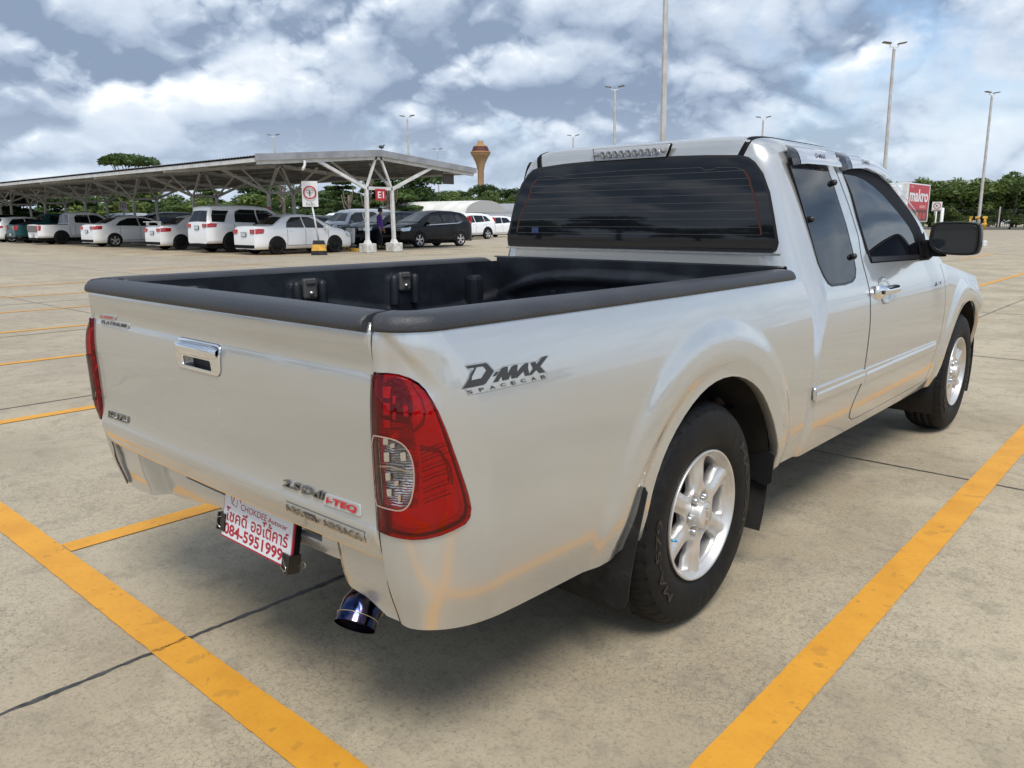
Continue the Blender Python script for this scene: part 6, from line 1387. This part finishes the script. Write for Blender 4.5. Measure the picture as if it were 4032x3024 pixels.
def leaves(n, lobes, size, seed, flat=.6):
    g = np.random.default_rng(seed); V = []; F = []; wts = np.array([l[3]*l[4]*l[5] for l in lobes])**.67; wts /= wts.sum()
    idx = g.choice(len(lobes), n, p=wts)
    for i in idx:
        x, y, z, a, b, c = lobes[i]; d = g.normal(size=3); d /= np.linalg.norm(d); r = g.uniform(.55, 1.05)**.6 if g.random() < .8 else g.uniform(.1, .7)
        if d[2] < -.45: d[2] *= -.6
        p = np.array([x+d[0]*a*r, y+d[1]*b*r, z+d[2]*c*r]); s = size*g.uniform(.55, 1.3)
        u = g.normal(size=3); u[2] *= flat; u /= np.linalg.norm(u); w_ = np.cross(u, d+g.normal(size=3)*.5); w_ /= np.linalg.norm(w_)+1e-9
        k = len(V); V += [p-u*s-w_*s*.35, p+w_*s*-.2+u*s*.2, p+u*s+w_*s*.1, p+w_*s*.6]; F.append((k, k+1, k+2, k+3))
    m = MB(); m.add(V, F, False); return m
def tree(kind, label, seed, H_, W_):
    g = random.Random(seed); T_ = thing({'umbrella': 'spreading_tree', 'round': 'broadleaf_tree', 'layer': 'layered_tree', 'bush': 'bushy_tree'}[kind], label, 'tree', (0, 0, 0)); lobes = []
    m = MB(); th = H_*(.72 if kind == 'umbrella' else .35)
    m.tube([(0, 0, 0), (.1, .05, th*.5), (0, 0, th)], [H_*.030, H_*.024, H_*.018], 8)
    if kind == 'umbrella':
        for k in range(15): a = g.uniform(0, 6.28); r = g.uniform(.1, .95)*W_*.44; lobes.append((r*math.cos(a), r*math.sin(a), H_*.86-r*.10, W_*.18, W_*.18, H_*.075))
    elif kind == 'layer':
        for k in range(26):
            t = g.random(); a = g.uniform(0, 6.28); r = g.uniform(.05, .9)*W_*.42*(1-.55*t); lobes.append((r*math.cos(a), r*math.sin(a), H_*(.14+.80*t), W_*.17*(1.1-.5*t), W_*.17*(1.1-.5*t), H_*.038))
    elif kind == 'bush':
        for k in range(16): a = g.uniform(0, 6.28); r = g.uniform(0, .9)*W_*.42; lobes.append((r*math.cos(a), r*math.sin(a), H_*g.uniform(.22, .82)*(1-.25*r/W_), W_*.16, W_*.16, H_*.17))
    else:
        for k in range(18): a = g.uniform(0, 6.28); r = g.uniform(0, .9)*W_*.36; lobes.append((r*math.cos(a), r*math.sin(a), H_*g.uniform(.38, .88), W_*.19, W_*.19, H_*.11))
    for l in lobes[:10]: m.tube([(0, 0, th*.7), (l[0]*.5, l[1]*.5, (th*.7+l[2])*.5), (l[0], l[1], l[2])], [H_*.012, H_*.008, H_*.004], 6)
    obj('trunk', m, BARK, T_)
    n = {'umbrella': 4200, 'layer': 6500, 'bush': 4800, 'round': 5200}[kind]
    obj('crown', leaves(n, lobes, .028*W_+.03, seed, .35 if kind in ('layer', 'umbrella') else .8), LEAF[{'umbrella': 2, 'layer': 0, 'bush': 1, 'round': 2}[kind]], T_); return T_
def bearpos(az, d): return (1.85+d*math.cos(R(az)), d*math.sin(R(az)), 0)
trees = {}
def plant(kind, az, d, H_, W_, label, group, seed):
    key = (kind, seed)
    if key not in trees: t = tree(kind, label, seed, 6.0, 6.0); trees[key] = t
    else: t = dup(trees[key])
    t.location = bearpos(az, d); t.scale = (W_/6, W_/6, H_/6); t.rotation_euler = (0, 0, rnd.uniform(0, 6.28)); t['label'] = label
    if group: t['group'] = group
    return t
plant('umbrella', 157.2, 118, 10.6, 8.0, 'dark flat-topped tree rising above the carport roof on the left', None, 1)
plant('layer', 141.8, 72, 6.3, 6.5, 'tall layered green tree behind the carport end posts', 'layered trees behind the carport end', 2)
plant('layer', 140.2, 70, 6.0, 6.5, 'layered tree between the right carport post and the first lamp post', 'layered trees behind the carport end', 3)
plant('layer', 143.4, 75, 5.8, 6.0, 'layered tree above the shopping trolley, left of the carport posts', 'layered trees behind the carport end', 3)
plant('round', 138.9, 74, 6.2, 7.0, 'rounded tree right of the carport, over the white tent', None, 4)
plant('bush', 137.4, 82, 4.4, 6.0, 'small tree left of the water tower shaft', None, 5)
GB = 'trees along the boundary behind the carport'; GR = 'trees of the tall hedge behind the right-hand fence'; GM = 'trees beyond the tents by the water tower'
k = 0
desc = ['pale green', 'mid green', 'dark green', 'bushy', 'broad', 'ragged', 'low', 'dense']
az = 168.5
while az > 144.5:
    kd, sd_ = [('bush', 5), ('round', 4), ('bush', 6), ('layer', 2), ('bush', 5), ('round', 7)][k % 6]; d = 88+12*math.sin(k*1.7)+(6 if az > 160 else 0); H_ = (5.0 if az < 163 else 4.2)+(1.2 if az < 163 else .5)*math.sin(k*2.3)
    plant(kd, az, d, H_, 8.0+1.4*math.cos(k*1.3), 'boundary tree under the carport roof line, %s' % ['far left above the pickups', 'above the teal pickup', 'above the white pickup bed', 'above the white pickup cab', 'between the second and third posts', 'over the alloy-wheeled saloon', 'left of the spoiler saloon', 'over the spoiler saloon', 'right of the spoiler saloon', 'left of the tall white SUV', 'over the tall white SUV', 'right of the tall white SUV', 'left of the small saloon roof', 'over the small saloon boot', 'over the small saloon', 'left of the leaning sign', 'behind the leaning sign', 'right of the leaning sign', 'by the trolley'][min(k, 18)], GB, sd_)
    az -= 1.75 if az > 150 else 1.9; k += 1
for j, (a, d, h, w_) in enumerate(((136.6, 120, 6.0, 9), (135.5, 140, 6.6, 11), (134.6, 130, 5.6, 9), (133.5, 150, 8.2, 8), (132.6, 130, 6.6, 9), (131.4, 140, 7.0, 11), (130.2, 140, 6.5, 11), (144.0, 100, 5.2, 9), (142.5, 110, 5, 9))):
    plant(('bush', 'round')[j % 2], a, d, h, w_, ['tree left of the water tower foot', 'tree just left of the water tower shaft', 'low tree in front of the water tower', 'pointed tree right of the water tower', 'tree above the grey tent', 'tree by the cab corner', 'tree hidden mostly by the cab corner', 'low tree right of the bare trunks', 'low tree behind the layered trees'][j], GM, (5, 4)[j % 2])
for j in range(14):
    a = 107.6-j*.72; d = 110+2.5*math.sin(j*2.1); plant('bush', a, d, 6.0+.5*math.sin(j*1.9)+(.4 if a < 101 else 0), 8.0, ['hedge tree hidden by the lorry', 'hedge tree behind the lorry cab', 'hedge tree behind the red banner', 'hedge tree right behind the lorry', 'hedge tree left of the square sign', 'hedge tree behind the square sign', 'hedge tree right of the square sign', 'hedge tree over the mirror left half', 'hedge tree over the mirror right half', 'hedge tree left of the rightmost lamp post', 'hedge tree behind the rightmost lamp post', 'hedge tree right of the rightmost lamp post', 'taller hedge tree near the right edge', 'hedge tree at the right edge of the photo'][j], GR, (5, 8, 6)[j % 3])
for j in range(7):
    a = 104.2-j*.95; plant('bush', a, 106.5, 2.1+.5*math.sin(j*2), 3.6, 'low bright bush at the fence foot, %s' % ['behind the lorry', 'left of the sign post', 'behind the sign post', 'above the mirror', 'left of the lamp post', 'right of the lamp post', 'at the right edge'][j], 'low bushes along the fence foot', 6)
# lopped bare trunks in front of the layered trees
for j, (a, d, h) in enumerate(((141.9, 62, 4.6), (140.55, 62, 3.8), (140.1, 63, 4.1), (147.6, 60, 4.6), (143.2, 63, 4.2))):
    g = random.Random(j+3); T_ = thing('lopped_tree', ['bare lopped trunk just left of the carport end posts', 'bare forked trunk between the carport end posts', 'thin bare trunk beside the right carport post', 'bare branching tree behind the leaning sign', 'bare trunk above the shopping trolley'][j], 'tree', bearpos(a, d), 0, 'lopped bare trees'); m = MB(); m.tube([(0, 0, 0), (.1, 0, h*.5), (0, .05, h*.75)], [.16, .12, .08], 7); obj('trunk', m, BARK, T_)
    m = MB()
    for q in range(5): an = g.uniform(0, 6.28); z0 = h*g.uniform(.4, .7); m.tube([(0, 0, z0), (.35*math.cos(an), .35*math.sin(an), z0+.5), (.5*math.cos(an), .5*math.sin(an), z0+1.4)], [.07, .05, .03], 6)
    obj('branch', m, BARK, T_)
# what the glossy bodywork and glass reflect: the rest of the car park behind the photographer
for j in range(34):
    a = -150+j*6.0; d = 76+12*math.sin(j*1.3); plant(('bush', 'round', 'bush')[j % 3], a, d+25, 6.6+1.2*math.sin(j*2.1), 14, 'tree of the car park edge behind the photographer', 'trees behind the photographer', (5, 4, 2)[j % 3])
